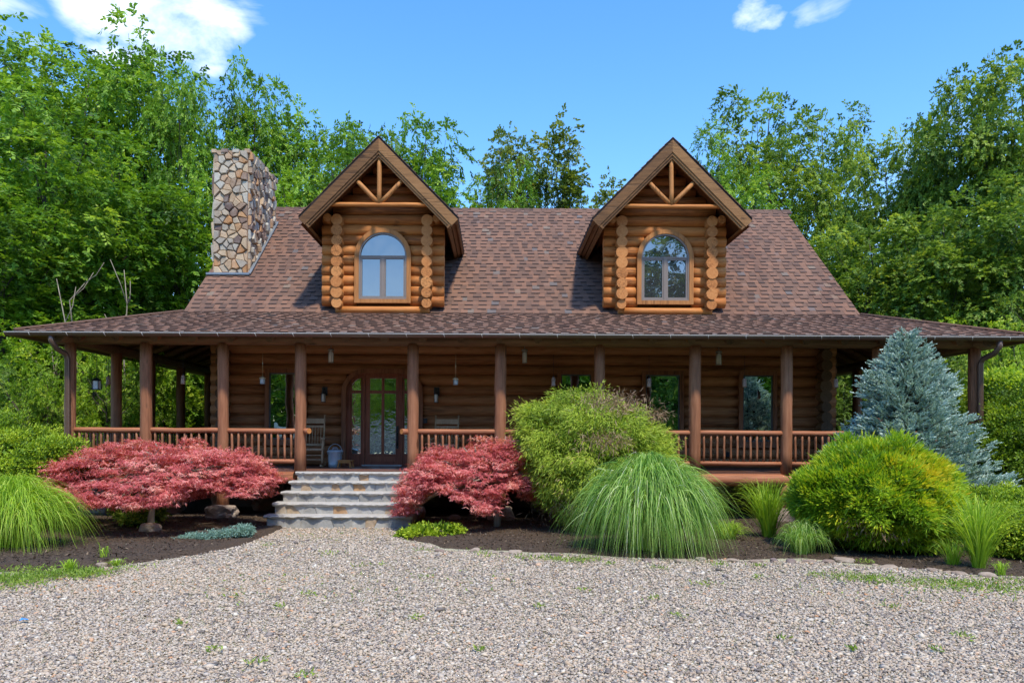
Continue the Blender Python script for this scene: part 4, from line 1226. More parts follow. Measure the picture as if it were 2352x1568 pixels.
copies(rk, [((qa.x, 15.98, DECK), .12), ((qb.x, 16.0, DECK), -.05)], ['slatted wooden rocking chair left of the door, next to the steel can', 'wooden rocking chair behind the railing right of the front door'])

# ------------------------------------------------------------------ planting
def tree_data(seed, H, Rm, prof, nlimb, leaf, L, Wd, clr, nsp, nlf, inc0=.9, droop=.25, trunk_r=.16, low=.2, sub=5, flat=.7, lean=.0):
    """returns (trunk mesh, crown mesh) round the origin; prof: crown radius fraction against height fraction"""
    r = np.random.RandomState(seed); rng = random.Random(seed)
    ph = np.array([q[0] for q in prof]); pr = np.array([q[1] for q in prof])
    mb = MB(); npt = 9
    ts = np.linspace(0, 1, npt); path = np.stack([r.normal(size=npt) * .012 * H * ts + lean * H * ts ** 2, r.normal(size=npt) * .012 * H * ts, ts * H * .93], 1)
    mb.tube([Vector(p) for p in path], [trunk_r * (1 - t_) ** .8 + .02 for t_ in ts], 8)
    def on(t_): return np.array([np.interp(t_, ts, path[:, k]) for k in range(3)])
    cl = []                                             # clumps: centre, outward direction, size
    for i in range(nlimb):
        t_ = low + (.955 - low) * ((i + rng.random()) / nlimb) ** .9
        t_s = max(low * .7, t_ - .16 - .1 * rng.random())
        az = i * 2.399 + rng.uniform(-.4, .4)
        rad = np.interp(t_, ph, pr) * Rm * rng.uniform(.62, 1.1)
        s = on(t_s); e_ = np.array([on(t_)[0] + math.cos(az) * rad, on(t_)[1] + math.sin(az) * rad, t_ * H + rng.uniform(-.03, .03) * H])
        midp = s + (e_ - s) * .5 + np.array([0, 0, -.03 * H * inc0])
        pts = []
        for k in range(6):
            u = k / 5; pts.append((1 - u) ** 2 * s + 2 * u * (1 - u) * midp + u * u * e_ + r.normal(size=3) * .02 * rad * (k % 5 > 0))
        r0 = trunk_r * .42 * (1 - t_s) ** .7 + .015
        mb.tube([Vector(p) for p in pts], [r0 * (1 - .8 * k / 5) for k in range(6)], 5, cap=False)
        od = unit(np.array([math.cos(az), math.sin(az), .35]))
        cl.append((e_, od, 1.0))
        for j in range(sub):
            u = rng.uniform(.3, .95); p = pts[0] + 0; k = int(u * 5); p = pts[k] + (pts[min(5, k + 1)] - pts[k]) * (u * 5 - k)
            az2 = az + rng.choice((-1, 1)) * rng.uniform(.5, 1.5)
            ln = rad * rng.uniform(.22, .5) + .3
            q = p + np.array([math.cos(az2) * ln, math.sin(az2) * ln, ln * rng.uniform(-.15, .5)])
            mb.tube([Vector(p), Vector((p + q) / 2 + r.normal(size=3) * .04), Vector(q)], [r0 * .35, r0 * .22, .008], 4, cap=False)
            cl.append((q, unit(q - p), rng.uniform(.7, 1.1)))
            if rng.random() < .5: cl.append(((p + q) / 2 + r.normal(size=3) * .15, unit(q - p + np.array([0, 0, .3])), .7))
    cl.append((on(1.0), np.array([0, 0, 1.]), .9)); cl.append((on(.94), np.array([0, 0, 1.]), 1.1)); cl.append((on(.88), np.array([.5, 0, 1.]), 1.1))
    C = np.array([c[0] for c in cl]); O = np.array([c[1] for c in cl]); S = np.array([c[2] for c in cl]); nc = len(C)
    # sprays in every clump
    m_ = nc * nsp; ci = np.repeat(np.arange(nc), nsp)
    off = r.normal(size=(m_, 3)); off[:, 2] = np.abs(off[:, 2]) * np.where(r.uniform(0, 1, m_) < .75, 1, -1) * 1.0
    off = unit(off) * (r.uniform(.2, 1, (m_, 1)) ** .4) * clr * S[ci][:, None]
    off[:, 2] *= flat
    sp = C[ci] + off
    sd = unit(unit(off) * .9 + O[ci] * .6 + r.normal(size=(m_, 3)) * .5 + np.array([0, 0, -droop]))
    sl2 = L * r.uniform(1.4, 2.4, m_)
    # leaflets along every spray
    li = np.repeat(np.arange(m_), nlf); tt = np.tile(np.linspace(.1, 1, nlf), m_); side = np.tile(np.where(np.arange(nlf) % 2 == 0, 1., -1.), m_)
    up = np.array([0, 0, 1.]); sv = unit(np.cross(sd, up)); 
    P = sp[li] + sd[li] * (tt * sl2[li])[:, None] + np.array([0, 0, -1.]) * (tt ** 2 * .25 * sl2[li])[:, None]
    D = unit(sd[li] * .55 + sv[li] * side[:, None] * .8 + r.normal(size=(len(li), 3)) * .25 + np.array([0, 0, -.25]))
    N = unit(np.cross(sv[li], sd[li]) + r.normal(size=(len(li), 3)) * .32)
    ct = r.normal(size=nc) * .20
    outer = np.clip((off[:, 2] / (clr * flat + 1e-6)), -1, 1)  # height within the clump; light tops and shaded undersides painted into leaf tone
    tone = np.clip(.48 + ct[ci][li] + r.normal(size=len(li)) * .13 + outer[li] * .10, 0, 1)
    cm = leaves('crown', P, D, N, L * r.uniform(.7, 1.25, len(li)), Wd * r.uniform(.8, 1.2, len(li)), tone, leaf, .08)
    o = mb.build('trunk', MAT['bark']); tm = o.data; bpy.data.objects.remove(o)
    return tm, cm
ROUND = [(0, .2), (.2, .6), (.45, 1), (.7, .95), (.88, .8), (1, .6)]
TALL = [(0, .3), (.2, .8), (.5, 1), (.8, .9), (1, .6)]
SPREAD = [(0, .1), (.3, .35), (.6, .85), (.8, 1), (.93, .7), (1, .3)]
KIND = {
    'A': dict(H=16, a=(101, 16, 3.1, TALL, 24, MAT['leafA'], .22, .11, 1.05, 34, 9), sub=3, flat=.72, droop=.45),
    'A2': dict(H=16, a=(102, 16, 3.4, ROUND, 24, MAT['leafA'], .22, .11, 1.1, 34, 9), sub=3, flat=.72, droop=.45),
    'A3': dict(H=16, a=(112, 16, 3.2, SPREAD, 24, MAT['leafA'], .24, .12, 1.05, 32, 9), sub=3, flat=.72, droop=.45),
    'B': dict(H=16, a=(103, 16, 1.5, TALL, 26, MAT['leafB'], .19, .13, .75, 24, 8), sub=2, flat=.9, droop=.3),
    'C': dict(H=16, a=(104, 16, 3.3, SPREAD, 28, MAT['leafD'], .21, .12, .95, 28, 8), low=.25, inc0=1.2, sub=3, flat=.65, droop=.3),
    'D': dict(H=16, a=(105, 16, 3.5, ROUND, 28, MAT['leafD'], .20, .12, 1.1, 34, 10), sub=3, flat=.7, droop=.4),
    'Y': dict(H=16, a=(106, 16, 2.0, ROUND, 16, MAT['leafY'], .2, .11, 1.0, 20, 9), sub=3),
    'U': dict(H=5, a=(107, 5, 3.0, ROUND, 24, MAT['leafY'], .13, .06, .55, 14, 9), low=.06, trunk_r=.05, sub=4),
    'V': dict(H=5, a=(108, 5, 3.0, ROUND, 24, MAT['leafD'], .13, .06, .55, 14, 9), low=.06, trunk_r=.05, sub=4),
}
for k, d in KIND.items():
    kw = {q: w for q, w in d.items() if q not in ('H', 'a')}
    d['m'] = tree_data(*d['a'], **kw)
tr_rng = random.Random(5)
def plant(kind, px, ptop, Y, w_px, name='tree', label='', cat='tree', group=None, xy=None, htop=None):
    """a tree whose top stands at the height seen at (px, ptop) from depth Y and w_px wide there"""
    d = KIND[kind]
    if xy is None:
        q = at(px, ptop, Y); x, y, h = q.x, Y, q.z; w = w_px * Y / F
    else: x, y = xy; h = htop; w = w_px
    sz = h / d['H']; sx = w / (2 * (d['a'][2] + .5 * d['a'][8]))
    o = empty(name, (x, y, -.05), tr_rng.uniform(0, 6.28))
    o.scale = (sx, sx, sz)
    tag(o, label, cat, group)
    tm, cm = d['m']
    for nm, me in (('trunk', tm), ('crown', cm)):
        c = bpy.data.objects.new(nm, me); COL.objects.link(c); c.parent = o
    return o
GL, GC, GR = 'trees behind the left of the house', 'trees showing over the ridge', 'trees behind the right of the house'
TREES = [
 ('A', -70, 110, 27, 330, GL, 'leafy green tree cut by the left edge of the picture'),
 ('A', 75, 50, 31, 300, GL, 'tall bright green tree with the highest top at the far left'),
 ('A2', 205, 98, 29, 260, GL, 'tall green tree between the two highest tops at the left, under the white cloud'),
 ('A3', 330, 82, 31, 250, GL, 'tall green tree directly below the big white cloud'),
 ('A2', 418, 112, 28, 150, GL, 'tall green tree just left of the sky gap beside the chimney'),
 ('A3', 110, 235, 22, 300, GL, 'nearer yellow green tree in front of the tall trees at the far left'),
 ('A', 270, 330, 25.5, 280, GL, 'nearer green tree left of the chimney, middle height, with dark limbs'),
 ('A2', 430, 400, 27.5, 250, GL, 'nearer bright tree right beside the stone chimney'),
 ('A', 10, 400, 20, 280, GL, 'lower bright green tree at the left edge over the porch roof'),
 ('A3', 585, 138, 32, 150, GL, 'green tree rising straight behind the stone chimney'),
 ('A2', 690, 212, 34, 210, GL, 'green tree between the chimney and the left dormer'),
 ('A', 770, 290, 33, 170, GL, 'lower green tree sloping down to the left dormer peak'),
 ('A2', 650, 370, 30, 200, GL, 'low tree filling the gap right of the chimney top'),
 ('A', 860, 300, 38, 170, GC, 'green tree half hidden behind the left dormer peak'),
 ('A3', 975, 252, 33, 220, GC, 'round bright tree just right of the left dormer'),
 ('B', 1145, 282, 38, 95, GC, 'thin olive tree left of the pair over the middle of the ridge'),
 ('B', 1212, 300, 39, 85, GC, 'narrow olive tree in the middle of the ridge, shorter of the tall ones'),
 ('A', 1180, 365, 36, 120, GC, 'pale feathery green tree in front of the olive ones over the ridge'),
 ('B', 1285, 270, 38, 130, GC, 'tallest olive tree over the ridge with open airy foliage'),
 ('Y', 1098, 385, 37, 90, GC, 'small yellowish tree low over the ridge right of the left dormer'),
 ('B', 1330, 425, 37, 90, GC, 'low tree top over the ridge left of the right dormer'),
 ('B', 1412, 402, 41, 100, GC, 'small sparse far tree beside the right dormer rake'),
 ('A', 1650, 290, 34, 150, GR, 'green tree right behind the right dormer peak'),
 ('C', 1765, 185, 36, 250, GR, 'spreading open tree with visible limbs right of the right dormer'),
 ('C', 1890, 232, 37, 200, GR, 'open tree on the right shoulder of the spreading tree'),
 ('A2', 1690, 400, 31, 190, GR, 'low bright tree behind the roof between dormer and roof end'),
 ('D', 2035, 320, 32, 190, GR, 'mid height tree right of the blue gap at the right'),
 ('D', 2130, 245, 31, 190, GR, 'dense tree stepping up towards the tall ones on the right'),
 ('D', 2230, 165, 29, 220, GR, 'tall dense tree second from the right edge'),
 ('D', 2345, 120, 28, 260, GR, 'tallest dense tree at the right edge'),
 ('D', 2000, 500, 26, 250, GR, 'dark green tree beside the right end of the roof'),
 ('D', 2170, 450, 24, 270, GR, 'nearer dark tree above the right porch roof'),
 ('D', 2330, 400, 23, 280, GR, 'nearer green tree at the right edge over the porch roof'),
 ('D', 1900, 520, 29, 200, GR, 'dark tree hugging the right slope of the roof'),
]
for k, px, pt, Y, w, g, lb in TREES: plant(k, px, pt, Y, w * (1.35 if g == GL else 1.15), 'tree', lb, 'tree', g)
# far woodland seen between the trunks, reads as one mass
rs = np.random.RandomState(77)
n = 60000
X = rs.uniform(-45, 50, n); Y = rs.uniform(38, 52, n)
Zt = 9.0 + 2.0 * np.sin(X * .35) + 1.5 * np.sin(X * .9 + 1); Z = rs.uniform(0, 1, n) ** .8 * Zt
P = np.stack([X, Y, Z], 1)
keep = snoise(P, .8, 5) > -.5
P = P[keep]; D = unit(rs.normal(size=P.shape) + np.array([0, 0, -.2]))
me = leaves('woodland', P, D, unit(rs.normal(size=P.shape) + [0, -.5, .8]), rs.uniform(.35, .8, len(P)), rs.uniform(.2, .4, len(P)), np.clip(.4 + snoise(P, .5, 6) * .15 + rs.normal(size=len(P)) * .12, 0, 1), MAT['leafD'])
tag(link_mesh('woodland', me), 'distant woods filling the gaps between the trunks behind the house', 'woods', kind='stuff')
# understory shrubs and saplings
UND = [('U', 245, 770, 18.8, 240), ('U', 365, 740, 26.5, 260), ('U', 440, 760, 28, 220), ('U', 110, 850, 17.5, 200), ('U', -60, 700, 21, 420), ('V', 60, 600, 24, 420), ('U', 130, 760, 19.5, 330), ('V', 230, 640, 25, 380), ('U', 320, 800, 22, 230), ('V', 400, 690, 31, 380),
       ('U', 470, 820, 29.5, 240), ('V', 520, 720, 27, 300), ('V', 20, 830, 17.5, 260), ('V', 215, 860, 20, 260), ('U', 420, 880, 26, 260),
       ('V', 1930, 760, 27, 300), ('V', 2060, 660, 24, 330), ('U', 2180, 720, 22, 300), ('V', 2280, 640, 24, 330), ('U', 2330, 740, 19, 250), ('V', 2140, 800, 19.5, 260), ('V', 2420, 600, 21, 300), ('V', 1940, 860, 24, 240)]
UL = ['sunlit sapling between the left corner post and the next one', 'sunlit sapling in the third porch opening from the left', 'sunlit sapling just left of the house log corner', 'sunlit low sapling above the left yew bush', 'bright sapling cut by the left edge behind the yew', 'dark understory bush far left behind the porch end', 'yellow green sapling seen left of the downspout', 'dark bush seen between the first two porch posts', 'bright green sapling seen between the second and third porch posts', 'tall dark bush behind the left porch bays',
      'bright bush glimpsed left of the log corner', 'dark bush hidden mostly by the left end of the house', 'dark leafy bush right behind the left yew', 'dark low bush behind the left porch railing', 'bright low bush far behind the third porch bay',
      'dark bush glimpsed right of the right log corner', 'dark tall bush behind the blue spruce top', 'bright bush over the right porch roof', 'dark bush behind the right corner post', 'bright sapling at the right edge under the porch eave', 'dark bush between the spruce and the right corner post', 'dark bush cut by the right edge', 'low dark bush seen through the right porch']
for (k, px, pt, Y, w), lb in zip(UND, UL): plant(k, px, pt, Y, w, 'understory_shrub', lb, 'shrub', 'bushes behind the porch')
# pale dead stems at the left
def stem(name, pts, r0, label, mat='barkpale', forks=3, seed=0):
    r = random.Random(seed); mb = MB(); pts = [Vector(p) for p in pts]
    org = Vector((pts[0].x, pts[0].y, 0))
    mb.tube(pts, [r0 * (1 - .7 * k / (len(pts) - 1)) for k in range(len(pts))], 7)
    for k in range(forks):
        p = pts[r.randint(1, len(pts) - 1)]; q = p + Vector((r.uniform(-.8, .8), r.uniform(-.3, .3), r.uniform(.3, 1.2)))
        mb.tube([p, (p + q) / 2 + Vector((.05, 0, -.05)), q], [r0 * .45, r0 * .35, .008], 5)
    o = mb.build(name, MAT[mat], None, tuple(org)); 
    tag(o, label, 'dead stem', 'bare stems at the left'); return o
stem('bare_stem', [at(110, 1010, 19), at(120, 880, 19), at(150, 740, 19), at(130, 640, 19)], .03, 'pale bare stem rising left over the porch roof end', forks=4, seed=1)
stem('bare_stem', [at(190, 1000, 19.2), at(175, 820, 19.2), at(160, 690, 19.2), at(195, 650, 19.2)], .028, 'forked grey stem just above the left porch roof', forks=4, seed=2)
stem('bare_stem', [at(290, 1000, 20.5), at(285, 820, 20.5), at(292, 700, 20.5), at(285, 620, 20.5)], .03, 'pale straight stem above the second porch bay', forks=5, seed=3)
stem('leaning_trunk', [at(20, 960, 17), at(70, 990, 17), at(130, 1010, 17), at(190, 1030, 17)], .09, 'grey fallen branch leaning down behind the left yew', 'bark', forks=2, seed=4)
stem('leaning_trunk', [at(240, 1020, 19.5), at(232, 950, 19.5), at(215, 900, 19.5), at(205, 830, 19.5)], .09, 'dark leaning trunk seen between the two left porch posts', 'bark', forks=2, seed=6)
# trees on the far side of the drive, mirrored in the panes
OPP = [(-22, -20, 10.0, 11, 'A2'), (-13, -17, 9.0, 11, 'A'), (-5, -19, 10.5, 11, 'D'), (3, -17, 11.5, 11, 'A'), (9, -22, 16, 12, 'D'), (16, -20, 17, 12, 'A'), (24, -22, 16, 12, 'D'), (-32, -20, 11, 12, 'A'), (33, -20, 15, 12, 'A2')]
ORD = ['first', 'second', 'third', 'fourth', 'fifth', 'sixth', 'seventh', 'eighth', 'ninth', 'tenth', 'eleventh', 'twelfth', 'thirteenth', 'fourteenth', 'fifteenth', 'sixteenth']
for i, (x, y, h, w, k) in enumerate(sorted(OPP)): plant(k, 0, 0, 0, w, 'tree', '%s tree from the left across the drive, seen only mirrored in the windows' % ORD[i], 'tree', 'trees mirrored in the windows', (x, y), h)
_rw = random.Random(12)
mb = MB(); mb.box(-13, 2, -11.6, -11.2, 0, 2.3, .3, 1); stone_face(mb, (2, -11.2, -.05), (-1, 0, 0), (0, 0, 1), 15, 2.4, 150, 71, gap=.03, t_=.12, asp=2.0, jit=.6)
tag(mb.build('stone_wall', [MAT['rock'], MAT['mortar']], None, (-5.5, -11.4, 0)), 'dry stone wall across the drive, seen only mirrored in the front door', 'stone wall')
_r = np.random.RandomState(78); _n = 48000
_P = np.stack([_r.uniform(-60, 60, _n), _r.uniform(-33, -27, _n), _r.uniform(0, 9.5, _n)], 1)
_me = leaves('woodland', _P, unit(_r.normal(size=_P.shape)), unit(_r.normal(size=_P.shape) + [0, .5, .8]), _r.uniform(.5, 1.0, _n), _r.uniform(.3, .5, _n), np.clip(.4 + _r.normal(size=_n) * .15, 0, 1), MAT['leafD'])
tag(link_mesh('woodland', _me), 'woods across the drive, mirrored in the windows', 'woods', kind='stuff')
for i, (x, y, h, w, k) in enumerate([(-26, -14, 5, 8, 'U'), (-17, -13, 4.5, 8, 'V'), (-9, -14, 5, 8, 'U'), (-1, -13, 4.8, 8, 'V'), (6, -14, 5.4, 8, 'U'), (13, -14, 6, 8, 'V'), (21, -15, 6, 8, 'U')]):
    plant(k, 0, 0, 0, w, 'understory_shrub', '%s bush from the left across the drive, seen only mirrored in the windows' % ORD[i], 'shrub', 'bushes mirrored in the windows', (x, y), h)

# ---- garden shrubs grown inside an outline with real depth
class Shape:
    def __init__(s, Y0, top, bot, RY, zc=.4, inset=.07):
        T = [at(a, b, Y0) for a, b in top]; B = [at(a, b, Y0) for a, b in bot]
        s.tx, s.tz = np.array([q.x for q in T]), np.array([q.z for q in T]); s.bx, s.bz = np.array([q.x for q in B]), np.array([max(.04, q.z) for q in B])
        s.x0, s.x1 = min(s.tx[0], s.bx[0]), max(s.tx[-1], s.bx[-1]); s.Y0 = Y0; s.RY = RY; s.zc = zc
        s.x0 += inset; s.x1 -= inset; s.tz = s.tz - inset * .8; s.bz = np.minimum(s.bz + inset * .5, np.interp(s.bx, s.tx, s.tz) - .02)
    def pts(s, n, r, lo=.6, hi=1.0, lump=0.08, freq=3.0, seed=0, phi=None):
        x = r.uniform(s.x0, s.x1, n); t_ = (x - (s.x0 + s.x1) / 2) / ((s.x1 - s.x0) / 2)
        ry = s.RY * np.sqrt(np.clip(1 - t_ ** 2, .02, 1))
        zt = np.interp(x, s.tx, s.tz); zb = np.interp(x, s.bx, s.bz); zc = zb + (zt - zb) * s.zc
        ph = r.uniform(-math.pi, math.pi, n) if phi is None else r.uniform(phi[0], phi[1], n)
        c, sn = np.cos(ph), np.sin(ph)
        hz = np.where(sn > 0, zt - zc, zc - zb)
        k = r.uniform(lo, hi, n)
        P0 = np.stack([x, s.Y0 + ry * c, zc + hz * sn], 1)
        k = k * (1 + lump * snoise(P0, freq, seed))
        P = np.stack([x + 0 * k, s.Y0 + ry * c * k, zc + hz * sn * k], 1)
        N = unit(np.stack([t_ * .8, c / np.maximum(ry, .2), sn / np.maximum(hz, .15)], 1) * np.array([1, .6, .6]))
        return P, N
def clumped(S, r, nclump, per, rad, flat=.6, **kw):
    C, N = S.pts(nclump, r, **kw)
    i = np.repeat(np.arange(nclump), per)
    off = r.normal(size=(nclump * per, 3)) * rad * np.array([1, 1, flat])
    return C[i] + off, N[i], i, off
def shrub(name, label, cat, base, parts, group=None, stems=None, stem_mat='bark'):
    o = tag(empty(name, base), label, cat, group)
    for nm, me in parts:
        c = bpy.data.objects.new(nm, me); COL.objects.link(c); c.parent = o; c.location = -Vector(base)
    if stems:
        mb = MB()
        for pts, r0 in stems: mb.tube(pts, [r0 * (1 - .65 * k / (len(pts) - 1)) for k in range(len(pts))], 7)
        mb.build('stems' if name != 'red_maple' else 'trunk', MAT[stem_mat], o)
    return o
def core(S, r, n, mat, tone=.15):
    P, N = S.pts(n, r, lo=.1, hi=.8, lump=0)
    return P, unit(r.normal(size=P.shape)), np.full(n, tone)

def maple(label, Y0, trunk_px, top, bot, RY, seed, ncl):
    r = np.random.RandomState(seed); S = Shape(Y0, top, bot, RY, zc=.25, inset=.13); S.tz = S.tz + .05
    P, N, i, off = clumped(S, r, ncl, 26, .085, .26, lo=.62, hi=1.0, lump=.10, freq=5, seed=seed, phi=(-.6, math.pi + .6))
    # each clump leaf is a star of narrow drooping lobes
    m_ = 5; j = np.repeat(np.arange(len(P)), m_); a = np.tile(np.linspace(-1.2, 1.2, m_), len(P))
    od = unit(N * np.array([1, 1, .25]) + r.normal(size=N.shape) * .5); sv = unit(np.cross(od, [0, 0, 1.]))
    D = unit(od[j] * np.cos(a)[:, None] + sv[j] * np.sin(a)[:, None] + np.array([0, 0, -.55]) + r.normal(size=(len(j), 3)) * .12)
    Nn = unit(np.array([0, 0, 1.]) + r.normal(size=(len(j), 3)) * .35 + N[j] * .5)
    tn = np.clip(.55 + (r.normal(size=ncl) * .2)[i][j] + r.normal(size=len(j)) * .16, 0, 1)
    c = leaves('leaves', P[j], D, Nn, r.uniform(.05, .09, len(j)), r.uniform(.008, .014, len(j)), tn, MAT['maple'])
    tp = [at(a_, b_, Y0) for a_, b_ in trunk_px]
    stems = [(tp, .075)]
    top_ = tp[-1]
    for k in range(44):
        e_, _ = S.pts(1, r, lo=.78, hi=1.02, lump=0, phi=(-.3, math.pi + .3)); e_ = Vector(e_[0])
        md = top_.lerp(e_, .5) + Vector((0, 0, .12)); md2 = top_.lerp(e_, .8) + Vector((r.uniform(-.1, .1), 0, .03))
        stems.append(([top_, md + Vector((r.uniform(-.1, .1), r.uniform(-.1, .1), 0)), md2, e_], .024))
    return shrub('red_maple', label, 'maple', (tp[0].x, Y0, 0), [('leaves', c)], 'red laceleaf maples', stems, 'barkpale')
maple('red laceleaf Japanese maple left of the steps, wide and umbrella shaped', 12.7, [(348, 1222), (347, 1190), (352, 1150), (358, 1100)],
      [(103, 1092), (130, 1060), (165, 1035), (215, 1022), (262, 1000), (310, 984), (345, 1012), (378, 1004), (420, 998), (455, 1016), (500, 1026), (535, 1014), (572, 1030), (590, 1052), (615, 1075), (640, 1108)],
      [(103, 1096), (160, 1128), (230, 1160), (300, 1178), (360, 1186), (420, 1172), (455, 1160), (490, 1120), (545, 1140), (588, 1160), (610, 1112), (640, 1112)], 1.25, 12, 900)
maple('red laceleaf Japanese maple right of the steps, with a short mottled trunk', 13.1, [(1143, 1214), (1142, 1180), (1136, 1150), (1128, 1110)],
      [(905, 1160), (915, 1110), (940, 1070), (970, 1050), (985, 1025), (1020, 1020), (1050, 1028), (1080, 1003), (1110, 992), (1165, 990), (1200, 1000), (1215, 1050), (1232, 1100), (1245, 1140)],
      [(905, 1190), (930, 1200), (960, 1165), (1000, 1130), (1050, 1150), (1100, 1190), (1120, 1210), (1150, 1150), (1190, 1130), (1215, 1155), (1245, 1142)], 1.05, 13, 640)

def mound(name, label, cat, Y0, base_px, top, bot, RY, seed, mat, ncl, per, rad, L, Wd, droop=0., outw=1.0, flat=.6, lump=.09, freq=3, tone=None, corem=None, group=None, spread=.35, extra=None, lo=.7, offw=.5):
    r = np.random.RandomState(seed); S = Shape(Y0, top, bot, RY, inset=min(rad * 1.4 + L * .7, .13 * RY))
    P, N, i, off = clumped(S, r, ncl, per, rad, flat, lo=lo, hi=1.0, lump=lump, freq=freq, seed=seed)
    D = unit(N * outw + r.normal(size=N.shape) * spread + unit(off) * offw + np.array([0, 0, -droop]))
    Nn = unit(N + r.normal(size=N.shape) * .6 + [0, 0, .5])
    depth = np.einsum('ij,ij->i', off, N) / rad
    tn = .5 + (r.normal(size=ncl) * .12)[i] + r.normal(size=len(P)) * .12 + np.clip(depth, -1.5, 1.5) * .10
    tn = tn + .09 * snoise(P, 9, seed + 2)  # noise in the tone paints shaded recesses between the lumps
    if tone is not None: tn = tn + tone(P)
    c = leaves('foliage', P, D, Nn, L * r.uniform(.7, 1.3, len(P)), Wd * r.uniform(.8, 1.3, len(P)), np.clip(tn, 0, 1), mat, .05)
    b = at(*base_px, Y0); base = Vector((b.x, Y0, 0))
    stems = []
    for k in range(16):
        e_, _ = S.pts(1, r, lo=.5, hi=.85, lump=0); e_ = Vector(e_[0]); p0 = base + Vector((r.uniform(-.12, .12), r.uniform(-.12, .12), -.02))
        stems.append(([p0, p0.lerp(e_, .5) + Vector((0, 0, .12)), e_], .028))
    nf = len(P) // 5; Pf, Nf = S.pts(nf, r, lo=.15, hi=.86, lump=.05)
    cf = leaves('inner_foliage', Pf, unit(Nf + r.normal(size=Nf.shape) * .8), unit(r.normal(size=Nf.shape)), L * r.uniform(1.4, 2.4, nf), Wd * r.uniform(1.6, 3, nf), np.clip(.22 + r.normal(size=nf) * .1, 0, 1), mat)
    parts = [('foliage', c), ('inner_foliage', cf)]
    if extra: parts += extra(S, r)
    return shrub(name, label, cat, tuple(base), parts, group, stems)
def thread_extra(S, r):
    out = []
    for (px, py, sx, sz, n_) in ((1405, 925, .30, .10, 900), (1370, 1010, .22, .08, 450), (1330, 1165, .35, .12, 900), (1500, 950, .14, .05, 260)):
        q = at(px, py, S.Y0)
        x = q.x + r.normal(size=n_) * sx; z = q.z + r.normal(size=n_) * sz
        t_ = (x - (S.x0 + S.x1) / 2) / ((S.x1 - S.x0) / 2); ry = S.RY * np.sqrt(np.clip(1 - t_ ** 2, .02, 1))
        zt = np.interp(x, S.tx, S.tz); zb = np.interp(x, S.bx, S.bz); zc = zb + (zt - zb) * S.zc; hz = np.where(z > zc, zt - zc, zc - zb)
        u = np.clip((z - zc) / hz, -.98, .98); y = S.Y0 - ry * np.sqrt(1 - u * u) * .98
        P = np.stack([x, y, z], 1); D = unit(np.stack([r.normal(size=n_) * .5, -.3 + r.normal(size=n_) * .3, -.5 + r.normal(size=n_) * .7], 1))
        out.append((P, D))
    P = np.concatenate([a for a, b in out]); D = np.concatenate([b for a, b in out])
    me = leaves('dead_twigs', P, D, unit(r.normal(size=P.shape)), r.uniform(.06, .16, len(P)), r.uniform(.008, .014, len(P)), r.uniform(0, 1, len(P)), MAT['browntw'])
    return [('dead_twigs', me)]
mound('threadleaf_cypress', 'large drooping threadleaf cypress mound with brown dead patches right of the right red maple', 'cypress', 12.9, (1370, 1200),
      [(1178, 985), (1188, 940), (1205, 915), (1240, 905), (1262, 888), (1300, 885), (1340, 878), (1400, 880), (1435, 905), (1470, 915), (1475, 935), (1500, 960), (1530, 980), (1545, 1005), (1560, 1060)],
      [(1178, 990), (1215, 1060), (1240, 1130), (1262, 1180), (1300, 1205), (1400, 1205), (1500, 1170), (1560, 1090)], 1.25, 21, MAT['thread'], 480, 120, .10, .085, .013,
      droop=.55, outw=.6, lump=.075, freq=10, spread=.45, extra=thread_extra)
def golden_extra(S, r):
    n_ = 2600
    P, N = S.pts(n_, r, lo=.8, hi=1.0, lump=.08, phi=(-math.pi, 0))
    k = (P[:, 2] < .42 + .15 * np.sin(P[:, 0] * 3)) ; P, N = P[k], N[k]
    D = unit(N * [1, 1, .3] + r.normal(size=P.shape) * .4 + [0, 0, -.4])
    return [('dead_sprays', leaves('dead_sprays', P, D, unit(r.normal(size=P.shape)), r.uniform(.08, .15, len(P)), r.uniform(.012, .022, len(P)), r.uniform(0, 1, len(P)), MAT['browntw']))]
gq = at(2080, 1080, 10.7)
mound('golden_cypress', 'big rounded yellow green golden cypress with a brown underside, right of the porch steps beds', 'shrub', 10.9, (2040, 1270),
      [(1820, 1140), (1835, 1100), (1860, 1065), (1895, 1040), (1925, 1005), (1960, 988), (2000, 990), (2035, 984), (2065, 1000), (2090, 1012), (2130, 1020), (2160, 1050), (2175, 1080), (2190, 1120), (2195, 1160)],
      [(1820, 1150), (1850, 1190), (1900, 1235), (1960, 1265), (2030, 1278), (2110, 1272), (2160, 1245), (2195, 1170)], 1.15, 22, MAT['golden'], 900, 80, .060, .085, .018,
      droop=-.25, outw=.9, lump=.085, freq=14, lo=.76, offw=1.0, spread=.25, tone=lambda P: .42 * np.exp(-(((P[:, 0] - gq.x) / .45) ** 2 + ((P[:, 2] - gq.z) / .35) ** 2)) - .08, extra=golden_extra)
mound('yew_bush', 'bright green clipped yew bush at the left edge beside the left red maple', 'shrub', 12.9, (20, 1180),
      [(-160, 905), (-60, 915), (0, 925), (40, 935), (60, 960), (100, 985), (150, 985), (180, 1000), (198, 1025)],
      [(-160, 1230), (0, 1215), (80, 1180), (150, 1130), (198, 1045)], 1.3, 23, MAT['yew'], 700, 75, .075, .05, .022, outw=.6, spread=.5, lump=.075, freq=12)
